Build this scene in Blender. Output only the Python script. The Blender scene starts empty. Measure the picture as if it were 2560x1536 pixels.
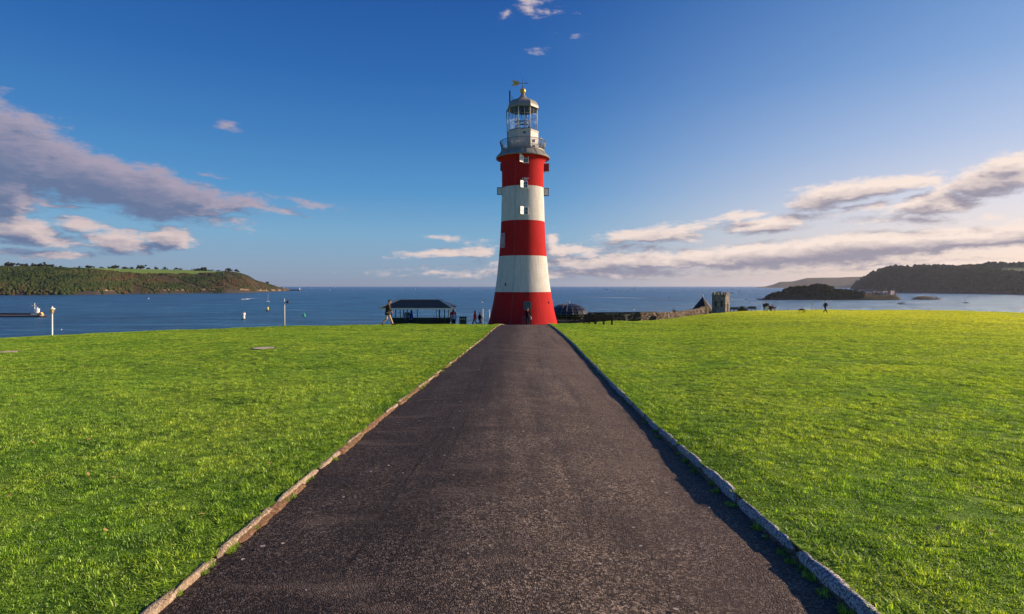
import bpy, bmesh, math, random
import numpy as np
from mathutils import Vector, Matrix, Euler
R = math.radians
random.seed(7)
RNG = np.random.default_rng(11)
scene = bpy.context.scene
COL = scene.collection

# ------------------------------------------------------------------ camera
F = 1422.0            # focal length in pixels of the 2560 px wide picture
HY = 714.6            # eye-level line in that picture
EYE = 1.65
SEA_Z = EYE - 35.0
cam = bpy.data.cameras.new("camera"); cam_o = bpy.data.objects.new("camera", cam)
COL.objects.link(cam_o); scene.camera = cam_o
cam.sensor_width = 36; cam.lens = 36 * F / 2560
cam.shift_y = -(768 - HY) / 2560
cam_o.location = (0, 0, EYE); cam_o.rotation_euler = (R(90), 0, 0)
cam.clip_start = 0.05; cam.clip_end = 120000

# ------------------------------------------------------------------ view
scene.view_settings.view_transform = 'Standard'
scene.view_settings.look = 'None'
scene.view_settings.exposure = 0.6
scene.view_settings.gamma = 1
scene.cycles.max_bounces = 8
scene.cycles.transparent_max_bounces = 8

# ------------------------------------------------------------------ sun
SUN_EL = 19.0
SUN_AZ = 77.0         # clockwise from +Y towards +X
sun = bpy.data.lights.new("sun", 'SUN'); sun_o = bpy.data.objects.new("sun", sun)
COL.objects.link(sun_o)
sun.energy = 4.9; sun.angle = R(0.5); sun.color = (1.0, 0.78, 0.55)
sd = Vector((math.sin(R(SUN_AZ)) * math.cos(R(SUN_EL)), math.cos(R(SUN_AZ)) * math.cos(R(SUN_EL)), math.sin(R(SUN_EL))))
sun_o.rotation_euler = sd.to_track_quat('Z', 'Y').to_euler()
sun_o.location = (40, 0, 30)

# ------------------------------------------------------------------ node helper
class NT:
    def __init__(s, tree):
        s.t = tree; s.n = tree.nodes; s.l = tree.links
    def node(s, typ, ins=None, **props):
        nd = s.n.new(typ)
        for k, v in props.items(): setattr(nd, k, v)
        for k, v in (ins or {}).items(): s.set(nd.inputs[k], v)
        return nd
    def set(s, sock, v):
        if isinstance(v, bpy.types.NodeSocket): s.l.new(v, sock)
        elif isinstance(v, bpy.types.Node): s.l.new(v.outputs[0], sock)
        else:
            if isinstance(v, (tuple, list)) and len(v) == 3 and sock.type == 'RGBA': v = (*v, 1)
            sock.default_value = v
    def math(s, op, a, b=0.0, c=0.0, clamp=False):
        nd = s.n.new('ShaderNodeMath'); nd.operation = op; nd.use_clamp = clamp
        s.set(nd.inputs[0], a); s.set(nd.inputs[1], b); s.set(nd.inputs[2], c)
        return nd.outputs[0]
    def vmath(s, op, a, b=(0, 0, 0), out=0):
        nd = s.n.new('ShaderNodeVectorMath'); nd.operation = op
        s.set(nd.inputs[0], a); s.set(nd.inputs[1], b)
        return nd.outputs[out]
    def noise(s, vec, scale, detail=4, rough=0.55, dist=0.0, out=0, dims='3D'):
        nd = s.n.new('ShaderNodeTexNoise'); nd.noise_dimensions = dims
        if vec is not None: s.set(nd.inputs['Vector'], vec)
        nd.inputs['Scale'].default_value = scale; nd.inputs['Detail'].default_value = detail
        nd.inputs['Roughness'].default_value = rough; nd.inputs['Distortion'].default_value = dist
        return nd.outputs[out]
    def vor(s, vec, scale, feature='F1', out='Distance', rnd=1.0):
        nd = s.n.new('ShaderNodeTexVoronoi'); nd.feature = feature
        if vec is not None: s.set(nd.inputs['Vector'], vec)
        nd.inputs['Scale'].default_value = scale; nd.inputs['Randomness'].default_value = rnd
        return nd.outputs[out]
    def ramp(s, fac, stops, interp='LINEAR'):
        nd = s.n.new('ShaderNodeValToRGB'); s.set(nd.inputs[0], fac)
        cr = nd.color_ramp; cr.interpolation = interp
        while len(cr.elements) < len(stops): cr.elements.new(0.5)
        for e, (p, c) in zip(cr.elements, stops):
            e.position = p; e.color = (*c, 1) if isinstance(c, (tuple, list)) else (c, c, c, 1)
        return nd.outputs[0]
    def mix(s, fac, a, b, mode='MIX'):
        nd = s.n.new('ShaderNodeMix'); nd.data_type = 'RGBA'; nd.blend_type = mode
        s.set(nd.inputs[0], fac); s.set(nd.inputs[6], a); s.set(nd.inputs[7], b)
        return nd.outputs[2]
    def mrange(s, v, a, b, c=0.0, d=1.0, typ='LINEAR'):
        nd = s.n.new('ShaderNodeMapRange'); nd.interpolation_type = typ
        s.set(nd.inputs[0], v)
        for i, x in enumerate((a, b, c, d)): nd.inputs[i + 1].default_value = x
        return nd.outputs[0]
    def mapping(s, vec, loc=(0, 0, 0), rot=(0, 0, 0), scale=(1, 1, 1), typ='POINT'):
        nd = s.n.new('ShaderNodeMapping'); nd.vector_type = typ
        s.set(nd.inputs['Vector'], vec); nd.inputs['Location'].default_value = loc
        nd.inputs['Rotation'].default_value = rot; nd.inputs['Scale'].default_value = scale
        return nd.outputs[0]
    def bump(s, h, strength=0.3, dist=0.02, normal=None):
        nd = s.n.new('ShaderNodeBump'); s.set(nd.inputs['Height'], h)
        nd.inputs['Strength'].default_value = strength; nd.inputs['Distance'].default_value = dist
        if normal is not None: s.set(nd.inputs['Normal'], normal)
        return nd.outputs[0]

def new_mat(name):
    m = bpy.data.materials.new(name); m.use_nodes = True
    nt = NT(m.node_tree); nt.n.clear()
    out = nt.node('ShaderNodeOutputMaterial')
    return m, nt, out

def pmat(name, base, rough=0.6, var=0.12, nscale=8.0, bump=0.15, bdist=0.01, metallic=0.0, spec=0.5, stretch=(1, 1, 1), obj=True, coat=0):
    """Painted / plain material with real-world unevenness."""
    m, nt, out = new_mat(name)
    tc = nt.node('ShaderNodeTexCoord')
    v = nt.mapping(tc.outputs['Object'], scale=stretch)
    n1 = nt.noise(v, nscale, 5, 0.6)
    n2 = nt.noise(v, nscale * 6, 3, 0.6)
    f = nt.math('ADD', nt.math('MULTIPLY', n1, 0.7), nt.math('MULTIPLY', n2, 0.3))
    dark = tuple(c * (1 - 2.2 * var) for c in base); lite = tuple(min(1, c * (1 + 1.6 * var)) for c in base)
    col = nt.ramp(f, [(0.25, dark), (0.5, base), (0.75, lite)])
    b = nt.node('ShaderNodeBsdfPrincipled', {'Base Color': col, 'Roughness': nt.mrange(n2, 0.2, 0.8, max(0, rough - .1), min(1, rough + .1)),
                'Metallic': metallic, 'Specular IOR Level': spec, 'Coat Weight': coat})
    if bump: nt.set(b.inputs['Normal'], nt.bump(f, bump, bdist))
    nt.set(out.inputs[0], b)
    return m

# ------------------------------------------------------------------ sky
def px_ang(x, y):
    u = (x - 1280) / F; v = (HY - y) / F
    az = math.atan(u); return az, math.atan(v * math.cos(az))
BLOBS = [ # x, y, half width, half height (px in the photo), tilt (deg, + rises to the right), weight
 (10,390,220,90,-13,1.5),(130,430,250,54,-14,1.45),(310,462,270,50,-15,1.6),(470,490,170,28,-9,1.25),(30,480,80,50,0,1.5),(600,500,90,16,-6,.75),
 (765,505,80,9,-7,.62),(640,515,120,9,-6,.7),(150,512,130,8,-5,.75),(265,490,40,10,-5,.9),(530,440,60,6,-6,.5),
 (40,570,100,28,0,1.3),(205,566,80,18,-6,1.15),(300,608,85,26,-3,1.25),(425,600,62,26,3,1.5),(345,618,60,16,0,1.0),(100,605,120,15,0,.85),
 (120,634,170,12,-2,.9),(20,537,60,15,0,.9),(200,615,40,8,0,.6),(577,313,30,17,-20,.50),
 (1325,10,70,20,-15,.60),(1265,38,26,10,30,.45),(1442,36,14,9,0,.45),(1430,88,34,8,0,.40),(1340,132,30,12,0,.35),
 (1130,595,80,8,-5,.7),(1110,634,125,12,4,.9),(1190,630,50,14,0,.95),(1382,606,22,26,-10,1.0),(1385,632,40,16,0,.9),
 (1090,682,190,8,0,.55),(1150,665,60,5,0,.4),
 (1640,588,150,19,5,1.15),(1545,600,55,16,15,1.05),(1700,572,90,10,4,.9),(1930,560,120,19,6,1.15),(1860,541,80,10,4,.85),(2150,475,170,25,4,1.3),(2040,512,80,18,10,1.0),
 (2180,517,80,14,4,.9),(2490,450,160,36,8,1.3),(2350,507,120,22,4,1.15),(2530,415,80,26,10,1.05),(2250,550,170,14,-4,.65),(2450,545,80,14,0,.5),
 (2100,619,530,27,2.5,1.45),(2430,597,330,27,4,1.4),(1620,655,400,23,1,1.15),(1900,648,370,22,2,1.15),(1500,620,200,14,0,.7),
 (1450,682,340,14,0,.9),(2200,668,400,8,3,.55),(2250,600,90,14,0,.6),(0,250,30,30,0,.5)]

world = bpy.data.worlds.new("World"); scene.world = world; world.use_nodes = True
W = NT(world.node_tree); W.n.clear()
g = bpy.data.node_groups.new("cloud_cover", 'ShaderNodeTree')
g.interface.new_socket("Vector", in_out='INPUT', socket_type='NodeSocketVector')
g.interface.new_socket("Cover", in_out='OUTPUT', socket_type='NodeSocketFloat')
G_ = NT(g)
gi = G_.node('NodeGroupInput'); go = G_.node('NodeGroupOutput')
vec = gi.outputs[0]
wn = G_.noise(G_.mapping(vec, scale=(1, 2.2, 1)), 14, 4, 0.6, out=1)
wv = G_.vmath('MULTIPLY', G_.vmath('SUBTRACT', wn, (.5, .5, .5)), (.070, .024, 0))
wp = G_.vmath('ADD', vec, wv)
acc = None
for (x, y, a, b, t, w) in BLOBS:
    az, el = px_ang(x, y)
    sa = 1.55 * a / F * math.cos(az) ** 2; sb = 1.7 * b / F * math.cos(az)
    src = wp if acc is None else G_.vmath('ADD', wp, G_.math('MULTIPLY', acc, 1e-7))
    mv = G_.mapping(src, (az, el, 0), (0, 0, R(t)), (sa, sb, 1), 'TEXTURE')
    ln = G_.vmath('LENGTH', mv, out=1)
    m1 = G_.math('MULTIPLY_ADD', ln, -w, w)
    acc = m1 if acc is None else G_.math('MAXIMUM', acc, m1)
f1 = G_.noise(G_.mapping(vec, scale=(1, 3.4, 1)), 15, 9, 0.64, 0.35)
f2 = G_.noise(G_.mapping(vec, scale=(1, 2.2, 1)), 55, 7, 0.65)
dens = G_.math('ADD', acc, G_.math('MULTIPLY', G_.math('SUBTRACT', f1, .53), 1.45))
dens = G_.math('ADD', dens, G_.math('MULTIPLY', G_.math('SUBTRACT', f2, .5), .75))
G_.set(go.inputs[0], dens)

SKY_STR = 0.11
tc = W.node('ShaderNodeTexCoord')
dirv = tc.outputs['Generated']
sep = W.node('ShaderNodeSeparateXYZ', {0: dirv})
az = W.math('ARCTAN2', sep.outputs[0], sep.outputs[1]); el = W.math('ARCSINE', sep.outputs[2])
comb = W.node('ShaderNodeCombineXYZ', {0: az, 1: el, 2: 0.0})
sky = W.node('ShaderNodeTexSky', sky_type='NISHITA')
sky.sun_disc = False; sky.sun_elevation = R(SUN_EL); sky.sun_rotation = R(SUN_AZ)
sky.altitude = 0; sky.air_density = 1.0; sky.dust_density = 1.0; sky.ozone_density = 3.0
hs0 = W.node('ShaderNodeHueSaturation', {'Hue': 0.5, 'Saturation': 1.25, 'Value': 1.0, 'Color': sky})
def s2l(c, k=1.0): return tuple(((x / 255) / 12.92 if x <= 10 else ((x / 255 + .055) / 1.055) ** 2.4) * k for x in c)
elf = W.mrange(el, 0, R(45), 0, 1)
AIR = 1 / SKY_STR / 2 ** scene.view_settings.exposure
def air(stops): return W.ramp(elf, [(p_ / 45, s2l(c_)) for p_, c_ in stops])
cool = air([(0, (140, 157, 183)), (2, (134, 161, 192)), (5, (118, 166, 203)), (9, (82, 146, 200)), (14, (62, 124, 188)), (20, (42, 101, 174)), (27, (28, 82, 158)), (45, (20, 60, 130))])
warm = air([(0, (244, 210, 194)), (3, (246, 220, 210)), (7, (224, 216, 224)), (12, (180, 194, 224)), (18, (132, 166, 214)), (26, (90, 136, 196)), (45, (52, 96, 160))])
sunw = W.vmath('DOT_PRODUCT', dirv, (math.sin(R(SUN_AZ)), math.cos(R(SUN_AZ)), 0), out=1)
glow = W.mrange(sunw, .18, .92, 0, 1, 'SMOOTHSTEP')
airc = W.vmath('SCALE', W.mix(glow, cool, warm)); airc.node.inputs['Scale'].default_value = AIR
hs = W.mix(.88, hs0, airc)
g1 = W.node('ShaderNodeGroup'); g1.node_tree = g; W.set(g1.inputs[0], comb)
off = W.vmath('ADD', comb, (0.012, 0.016, 0))
g2 = W.node('ShaderNodeGroup'); g2.node_tree = g; W.set(g2.inputs[0], off)
d1 = g1.outputs[0]; d2 = g2.outputs[0]
alpha = W.mrange(d1, 0.12, 0.70, 0, 0.97, 'SMOOTHSTEP')
thick = W.mrange(d2, 0.15, 1.0, 0, 1)
lit = W.math('MULTIPLY_ADD', W.math('SUBTRACT', d1, d2), 2.2, 0.62, clamp=True)
lit = W.math('MULTIPLY', lit, W.math('SUBTRACT', 1.0, W.math('MULTIPLY', thick, 0.80)), clamp=True)
side = W.mrange(az, -0.55, 0.6, 0, 1, 'SMOOTHSTEP')     # towards the sun
c_sh = W.mix(side, s2l((104, 120, 154), AIR), s2l((152, 147, 162), AIR))
low = W.mrange(el, R(4), R(8), 1, 0, 'SMOOTHSTEP')
c_li = W.mix(side, W.mix(low, s2l((168, 159, 178), AIR), s2l((222, 202, 198), AIR)), s2l((252, 232, 220), AIR))
ccol = W.mix(lit, c_sh, c_li)
col = W.mix(alpha, hs, ccol)
bg = W.node('ShaderNodeBackground', {'Color': col, 'Strength': SKY_STR})
wo = W.node('ShaderNodeOutputWorld'); W.set(wo.inputs[0], bg)
world.cycles.sampling_method = 'MANUAL'; world.cycles.sample_map_resolution = 512

# ------------------------------------------------------------------ helpers
def tag(o, label=None, cat=None, group=None, kind=None):
    if label: o['label'] = label
    if cat: o['category'] = cat
    if group: o['group'] = group
    if kind: o['kind'] = kind
    return o

def empty(name, loc, rz=0.0, label=None, cat=None, group=None):
    o = bpy.data.objects.new(name, None); COL.objects.link(o)
    o.location = loc; o.rotation_euler = (0, 0, rz); o.empty_display_size = .3
    return tag(o, label, cat, group)

def raw_mesh(name, verts, faces, mats, parent=None, smooth=False, midx=None, attrs=None, loc=None):
    """verts Nx3 array, faces list or MxK array"""
    me = bpy.data.meshes.new(name)
    verts = np.asarray(verts, dtype=np.float32)
    me.vertices.add(len(verts)); me.vertices.foreach_set('co', verts.ravel())
    if isinstance(faces, np.ndarray):
        k = faces.shape[1]; nf = len(faces)
        me.loops.add(nf * k); me.polygons.add(nf)
        me.loops.foreach_set('vertex_index', faces.astype(np.int32).ravel())
        me.polygons.foreach_set('loop_start', np.arange(nf, dtype=np.int32) * k)
        me.polygons.foreach_set('loop_total', np.full(nf, k, dtype=np.int32))
    else:
        cnt = np.array([len(f) for f in faces], dtype=np.int32)
        flat = np.concatenate([np.asarray(f, dtype=np.int32) for f in faces])
        me.loops.add(len(flat)); me.polygons.add(len(faces))
        me.loops.foreach_set('vertex_index', flat)
        me.polygons.foreach_set('loop_start', np.concatenate([[0], np.cumsum(cnt)[:-1]]).astype(np.int32))
        me.polygons.foreach_set('loop_total', cnt)
    if midx is not None: me.polygons.foreach_set('material_index', np.asarray(midx, dtype=np.int32))
    me.update(calc_edges=True); me.validate()
    me.polygons.foreach_set('use_smooth', np.full(len(me.polygons), bool(smooth)))
    for k, v in (attrs or {}).items():
        a = me.attributes.new(k, 'FLOAT_VECTOR' if v.ndim == 2 else 'FLOAT', 'POINT')
        a.data.foreach_set('vector' if v.ndim == 2 else 'value', v.astype(np.float32).ravel())
    for m in (mats if isinstance(mats, (list, tuple)) else [mats]): me.materials.append(m)
    o = bpy.data.objects.new(name, me); COL.objects.link(o)
    if parent: o.parent = parent
    if loc is not None: o.location = loc
    return o

class MB:
    """collects shapes into one mesh object"""
    def __init__(s): s.v = []; s.f = []; s.m = []; s.cur = 0; s.M = Matrix.Identity(4)
    def add(s, verts, faces):
        b = len(s.v); s.v += [tuple(s.M @ Vector(v)) for v in verts]
        s.f += [[i + b for i in f] for f in faces]; s.m += [s.cur] * len(faces); return s
    def box(s, c, size, rot=None, bev=0.0):
        x, y, z = [d / 2 for d in size]
        if bev > 0:
            bm = bmesh.new(); bmesh.ops.create_cube(bm, size=1)
            for v in bm.verts: v.co = Vector((v.co.x * 2 * x, v.co.y * 2 * y, v.co.z * 2 * z))
            bmesh.ops.bevel(bm, geom=bm.edges[:], offset=min(bev, .45 * min(size)), segments=2, affect='EDGES', profile=.5)
            vs = [v.co.copy() for v in bm.verts]; fs = [[v.index for v in f.verts] for f in bm.faces]; bm.free()
        else:
            vs = [Vector((i, j, k)) for k in (-z, z) for j in (-y, y) for i in (-x, x)]
            fs = [(0, 2, 3, 1), (4, 5, 7, 6), (0, 1, 5, 4), (2, 6, 7, 3), (0, 4, 6, 2), (1, 3, 7, 5)]
        if rot is not None:
            Rm = Euler(rot).to_matrix(); vs = [Rm @ v for v in vs]
        return s.add([v + Vector(c) for v in vs], fs)
    def lathe(s, prof, n=24, c=(0, 0, 0), phase=0.0, caps=True, mats=None):
        vs = []; fs = []
        for (r, z) in prof:
            for i in range(n):
                a = phase + 2 * math.pi * i / n; vs.append((c[0] + r * math.cos(a), c[1] + r * math.sin(a), c[2] + z))
        b = len(s.v)
        for j in range(len(prof) - 1):
            for i in range(n):
                fs.append((j * n + i, j * n + (i + 1) % n, (j + 1) * n + (i + 1) % n, (j + 1) * n + i))
        nf = len(fs)
        if caps: fs += [tuple(reversed(range(n))), tuple((len(prof) - 1) * n + i for i in range(n))]
        s.add(vs, fs)
        if mats:
            base = len(s.m) - len(fs)
            for j in range(len(prof) - 1):
                for i in range(n): s.m[base + j * n + i] = mats[j]
        return s
    def tube(s, pts, rad, n=8, caps=True):
        pts = [Vector(p) for p in pts]
        if not isinstance(rad, (list, tuple)): rad = [rad] * len(pts)
        vs = []; fs = []
        for i, p in enumerate(pts):
            d = (pts[min(i + 1, len(pts) - 1)] - pts[max(i - 1, 0)])
            d = d.normalized() if d.length > 1e-9 else Vector((0, 0, 1))
            up = Vector((0, 0, 1)) if abs(d.z) < .9 else Vector((1, 0, 0))
            x = d.cross(up).normalized(); y = d.cross(x).normalized()
            for k in range(n):
                a = 2 * math.pi * k / n; vs.append(p + (x * math.cos(a) + y * math.sin(a)) * rad[i])
        for i in range(len(pts) - 1):
            for k in range(n): fs.append((i * n + k, (i + 1) * n + k, (i + 1) * n + (k + 1) % n, i * n + (k + 1) % n))
        if caps: fs += [tuple(range(n)), tuple(reversed([(len(pts) - 1) * n + k for k in range(n)]))]
        return s.add(vs, fs)
    def ball(s, c, r, n=12, m=8):
        if not isinstance(r, (tuple, list)): r = (r, r, r)
        vs = [(c[0], c[1], c[2] - r[2])]; fs = []
        for j in range(1, m):
            t = math.pi * j / m - math.pi / 2
            for i in range(n):
                a = 2 * math.pi * i / n
                vs.append((c[0] + r[0] * math.cos(t) * math.cos(a), c[1] + r[1] * math.cos(t) * math.sin(a), c[2] + r[2] * math.sin(t)))
        vs.append((c[0], c[1], c[2] + r[2])); L = len(vs) - 1
        for i in range(n):
            fs.append((0, 1 + (i + 1) % n, 1 + i)); fs.append((L, 1 + (m - 2) * n + i, 1 + (m - 2) * n + (i + 1) % n))
        for j in range(m - 2):
            for i in range(n): fs.append((1 + j * n + i, 1 + j * n + (i + 1) % n, 1 + (j + 1) * n + (i + 1) % n, 1 + (j + 1) * n + i))
        return s.add(vs, fs)
    def prism(s, poly, axis_from, axis_to):
        """poly: list of 3D points; extruded by vector axis_to-axis_from"""
        d = Vector(axis_to) - Vector(axis_from); n = len(poly)
        vs = [Vector(p) for p in poly] + [Vector(p) + d for p in poly]
        fs = [tuple(reversed(range(n))), tuple(range(n, 2 * n))] + [(i, (i + 1) % n, n + (i + 1) % n, n + i) for i in range(n)]
        return s.add(vs, fs)
    def build(s, name, mats, parent=None, smooth=False, loc=None, recalc=True, attrs=None):
        o = raw_mesh(name, np.array(s.v), s.f, mats, parent, smooth, s.m, attrs, loc)
        if recalc:
            bm = bmesh.new(); bm.from_mesh(o.data); bmesh.ops.recalc_face_normals(bm, faces=bm.faces[:]); bm.to_mesh(o.data); bm.free()
        return o

def smooth_by_angle(o, ang=40):
    me = o.data
    me.polygons.foreach_set('use_smooth', np.full(len(me.polygons), True))
    bm = bmesh.new(); bm.from_mesh(me)
    for e in bm.edges:
        if len(e.link_faces) == 2 and e.calc_face_angle(0) > R(ang): e.smooth = False
    bm.to_mesh(me); bm.free()
    return o

# numpy value noise
def _h(ix, iy, seed):
    n = (ix.astype(np.int64) * 374761393 + iy.astype(np.int64) * 668265263 + seed * 1442695041) & 0x7fffffff
    n = ((n ^ (n >> 13)) * 1274126177) & 0x7fffffff
    return ((n ^ (n >> 16)) & 0xffff) / 65535.0
def vnoise(x, y, seed=0):
    x = np.asarray(x, float); y = np.asarray(y, float)
    ix = np.floor(x); iy = np.floor(y); fx = x - ix; fy = y - iy
    fx = fx * fx * (3 - 2 * fx); fy = fy * fy * (3 - 2 * fy)
    a = _h(ix, iy, seed); b = _h(ix + 1, iy, seed); c = _h(ix, iy + 1, seed); d = _h(ix + 1, iy + 1, seed)
    return (a * (1 - fx) + b * fx) * (1 - fy) + (c * (1 - fx) + d * fx) * fy
def fbm(x, y, oct=4, seed=0):
    t = 0; a = .5; s = 0
    for o in range(oct):
        t = t + a * vnoise(x * 2 ** o, y * 2 ** o, seed + o * 17); s += a; a *= .5
    return t / s

# ------------------------------------------------------------------ the lie of the land
_cx = np.array([-200, 0, 200, 400, 710, 960, 1240, 1395, 1460, 1530, 1640, 1700, 1770, 1850, 1900, 2060, 2250, 2450, 2560, 2760.])
_cy = np.array([858, 847, 839, 830, 817.5, 813.5, 812, 813, 810.5, 806.5, 803, 797, 786.5, 780, 777.5, 777, 777.5, 780.5, 785, 790.])
_cd = np.array([28, 30, 32, 34, 37, 41, 38, 42, 50, 60, 75, 88, 105, 115, 120, 122, 122, 115, 110, 105.])
_gx = np.linspace(-260, 2820, 800)
def _sm(v, w=14):
    k = np.exp(-np.linspace(-2, 2, 2 * w + 1) ** 2); k /= k.sum()
    return np.convolve(np.pad(v, w, mode='edge'), k, mode='valid')
_gs = _sm(np.interp(_gx, _cx, (_cy - HY) / F)); _gd = _sm(np.interp(_gx, _cx, _cd))
def ground(X, Y):
    """height of the hill without kerbs"""
    X = np.asarray(X, float); Y = np.asarray(Y, float)
    u = X / np.maximum(Y, 4.0); px = np.clip(1280 + F * u, -260, 2820)
    s = np.interp(px, _gx, _gs); Yc = np.interp(px, _gx, _gd)
    m1 = (s * Yc - EYE) / Yc; m2 = s + .006
    w = 1.6; d = Y - Yc
    sp = w * np.logaddexp(0, d / w)
    z = -m1 * Y - (m2 - m1) * sp + .03
    z = z - .0003 * np.maximum(d, 0) ** 2 * (d < 60) - .0003 * 3600 * (d >= 60)
    z = z - .55 * np.maximum(d - 62, 0)
    return np.maximum(z, SEA_Z - 3)
def gz(x, y): return float(ground(x, y))
def W3(px, py, Y): return Vector(((px - 1280) / F * Y, Y, EYE - (py - HY) / F * Y))
def WX(px, Y): return (px - 1280) / F * Y
def on_ground(px, Y): return Vector((WX(px, Y), Y, gz(WX(px, Y), Y)))
_ey = np.array([-10, 4, 7, 9, 10.9, 15.3, 23.2, 30, 34.5, 45, 70]); _el = _sm(np.interp(np.linspace(-10, 70, 400), _ey, [-1.89, -1.89, -1.885, -1.845, -1.76, -1.59, -1.28, -1.10, -.97, -.6, .3]), 10)
_er = _sm(np.interp(np.linspace(-10, 70, 400), _ey, [1.80, 1.89, 1.98, 2.05, 2.11, 2.28, 2.58, 2.72, 2.78, 3.0, 3.6]), 10)
_el *= .985; _er *= .958
def edge_l(Y): return np.interp(Y, np.linspace(-10, 70, 400), _el)
def edge_r(Y): return np.interp(Y, np.linspace(-10, 70, 400), _er)
LIP = 0.078
def lawn_z(X, Y):
    X = np.asarray(X, float); Y = np.asarray(Y, float)
    z = ground(X, Y)
    t = np.where(X > 0, X - edge_r(Y), edge_l(Y) - X)
    lip = np.where(X > 0, LIP, .030)
    far = np.clip((Y - 8) / 40, 0, 1)
    und = (fbm(X * .55, Y * .55, 3, 3) - .5) * .060 + (fbm(X * 2.1, Y * 2.1, 2, 13) - .5) * .030 * np.clip(1.4 - Y / 30, .3, 1) + (fbm(X * .13, Y * .16, 3, 8) - .5) * (.10 + .34 * far)
    near_edge = np.clip(t / 2.0, 0, 1)
    fade = np.clip((t + .0) / .5, 0, 1)
    return z + lip + und * near_edge * fade

# ================================================================== SETTING
# ---- lawn soil sheet
def grass_color(nt, pos):
    big = nt.noise(pos, 0.35, 4, .6)
    mid = nt.noise(pos, 1.5, 5, .66)
    c = nt.ramp(mid, [(.32, (.080, .215, .018)), (.50, (.215, .385, .032)), (.66, (.360, .510, .048))])
    y = nt.ramp(big, [(.35, (.155, .330, .026)), (.65, (.350, .470, .050))])
    g_ = nt.mix(.42, c, y)
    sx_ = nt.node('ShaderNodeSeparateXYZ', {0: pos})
    backlit = nt.mrange(nt.math('ADD', sx_.outputs[0], nt.math('MULTIPLY', nt.noise(pos, .12, 3, .6), 14)), 8, 60, 0, .80, 'SMOOTHSTEP')  # low-sun backlight on the right lawn, put into the grass colour
    return nt.mix(backlit, g_, (.58, .66, .080))

mat_lawn, nt, out = new_mat("lawn_turf")
pos = nt.node('ShaderNodeNewGeometry').outputs['Position']
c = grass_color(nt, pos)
fine = nt.noise(pos, 38, 4, .7)
c = nt.mix(nt.ramp(fine, [(.35, .75), (.6, 0.0)]), c, (.03, .055, .006))
b = nt.node('ShaderNodeBsdfPrincipled', {'Base Color': c, 'Roughness': .9, 'Specular IOR Level': .15})
nt.set(b.inputs['Normal'], nt.bump(fine, .9, .03))
nt.set(out.inputs[0], b)

def graded(a, b, s0, k, lim=1e9):
    v = [a]
    while v[-1] < b: v.append(v[-1] + min(lim, max(s0, k * abs(v[-1]))))
    return np.array(v)
rowsY = np.concatenate([np.arange(-6, 0, .5), graded(0, 240, .14, .018, 2.5)])
lat = graded(0, 260, .10, .02, 3.0)
vs = []; fs = []
base = 0
for side in (-1, 1):
    Yg, Tg = np.meshgrid(rowsY, lat, indexing='ij')
    Xg = (edge_l(Yg) - Tg) if side < 0 else (edge_r(Yg) + Tg)
    Zg = lawn_z(Xg, Yg)
    if side > 0: pass
    v = np.stack([Xg, Yg, Zg], -1).reshape(-1, 3)
    n, m = Yg.shape
    i = (np.arange(n - 1)[:, None] * m + np.arange(m - 1)[None, :]).ravel() + base
    q = np.stack([i, i + 1, i + m + 1, i + m], -1)
    if side < 0: q = q[:, ::-1]
    vs.append(v); fs.append(q); base += len(v)
lawn = raw_mesh("lawn", np.concatenate(vs), np.concatenate(fs), mat_lawn, smooth=True)
tag(lawn, kind='structure')

# ---- path
mat_path, nt, out = new_mat("asphalt")
pos = nt.node('ShaderNodeNewGeometry').outputs['Position']
chip = nt.vor(pos, 110, 'F1', 'Distance'); chipc = nt.vor(pos, 80, 'F1', 'Color')
sepc = nt.node('ShaderNodeSeparateColor', {0: chipc})
n1 = nt.noise(pos, 1.3, 5, .6); n2 = nt.noise(pos, 7, 5, .65); n3 = nt.noise(pos, 60, 4, .7)
c = nt.ramp(sepc.outputs[0], [(0, (.024, .017, .015)), (.40, (.096, .070, .056)), (.75, (.245, .180, .138)), (.97, (.48, .38, .30))])
c = nt.mix(nt.ramp(n1, [(.38, .0), (.62, .5)]), c, (.050, .036, .032))
c = nt.mix(nt.ramp(n2, [(.35, .45), (.55, 0)]), c, (.030, .023, .025))
# worn strip on the left, a seam where it was relaid
sx = nt.node('ShaderNodeSeparateXYZ', {0: pos})
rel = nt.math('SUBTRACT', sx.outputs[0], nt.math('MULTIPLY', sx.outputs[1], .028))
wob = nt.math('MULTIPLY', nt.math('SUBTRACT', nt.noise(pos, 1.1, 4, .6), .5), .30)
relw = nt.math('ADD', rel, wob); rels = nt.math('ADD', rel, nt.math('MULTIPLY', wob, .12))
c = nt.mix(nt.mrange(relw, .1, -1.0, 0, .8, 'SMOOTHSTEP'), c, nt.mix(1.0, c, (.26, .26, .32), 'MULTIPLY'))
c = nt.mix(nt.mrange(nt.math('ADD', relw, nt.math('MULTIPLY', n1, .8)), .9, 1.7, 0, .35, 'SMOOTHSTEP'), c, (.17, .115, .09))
seam = nt.math('MAXIMUM', nt.mrange(nt.math('ABSOLUTE', nt.math('ADD', rels, 1.10)), .004, .022, .8, 0), nt.mrange(nt.math('ABSOLUTE', nt.math('ADD', rels, .84)), .004, .018, .6, 0))
seam = nt.math('MULTIPLY', seam, nt.ramp(n2, [(.4, 0), (.55, 1)]))
c = nt.mix(seam, c, (.012, .010, .012))
c = nt.mix(nt.ramp(nt.noise(nt.mapping(pos, scale=(2.6, .14, 1)), 1.0, 5, .6), [(.36, .5), (.52, 0)]), c, (.030, .023, .022))
c = nt.mix(nt.ramp(nt.noise(nt.mapping(pos, loc=(7, 3, 0), scale=(.5, 1.6, 1)), 1.4, 5, .65), [(.56, 0), (.70, .45)]), c, (.19, .14, .11))
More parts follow.
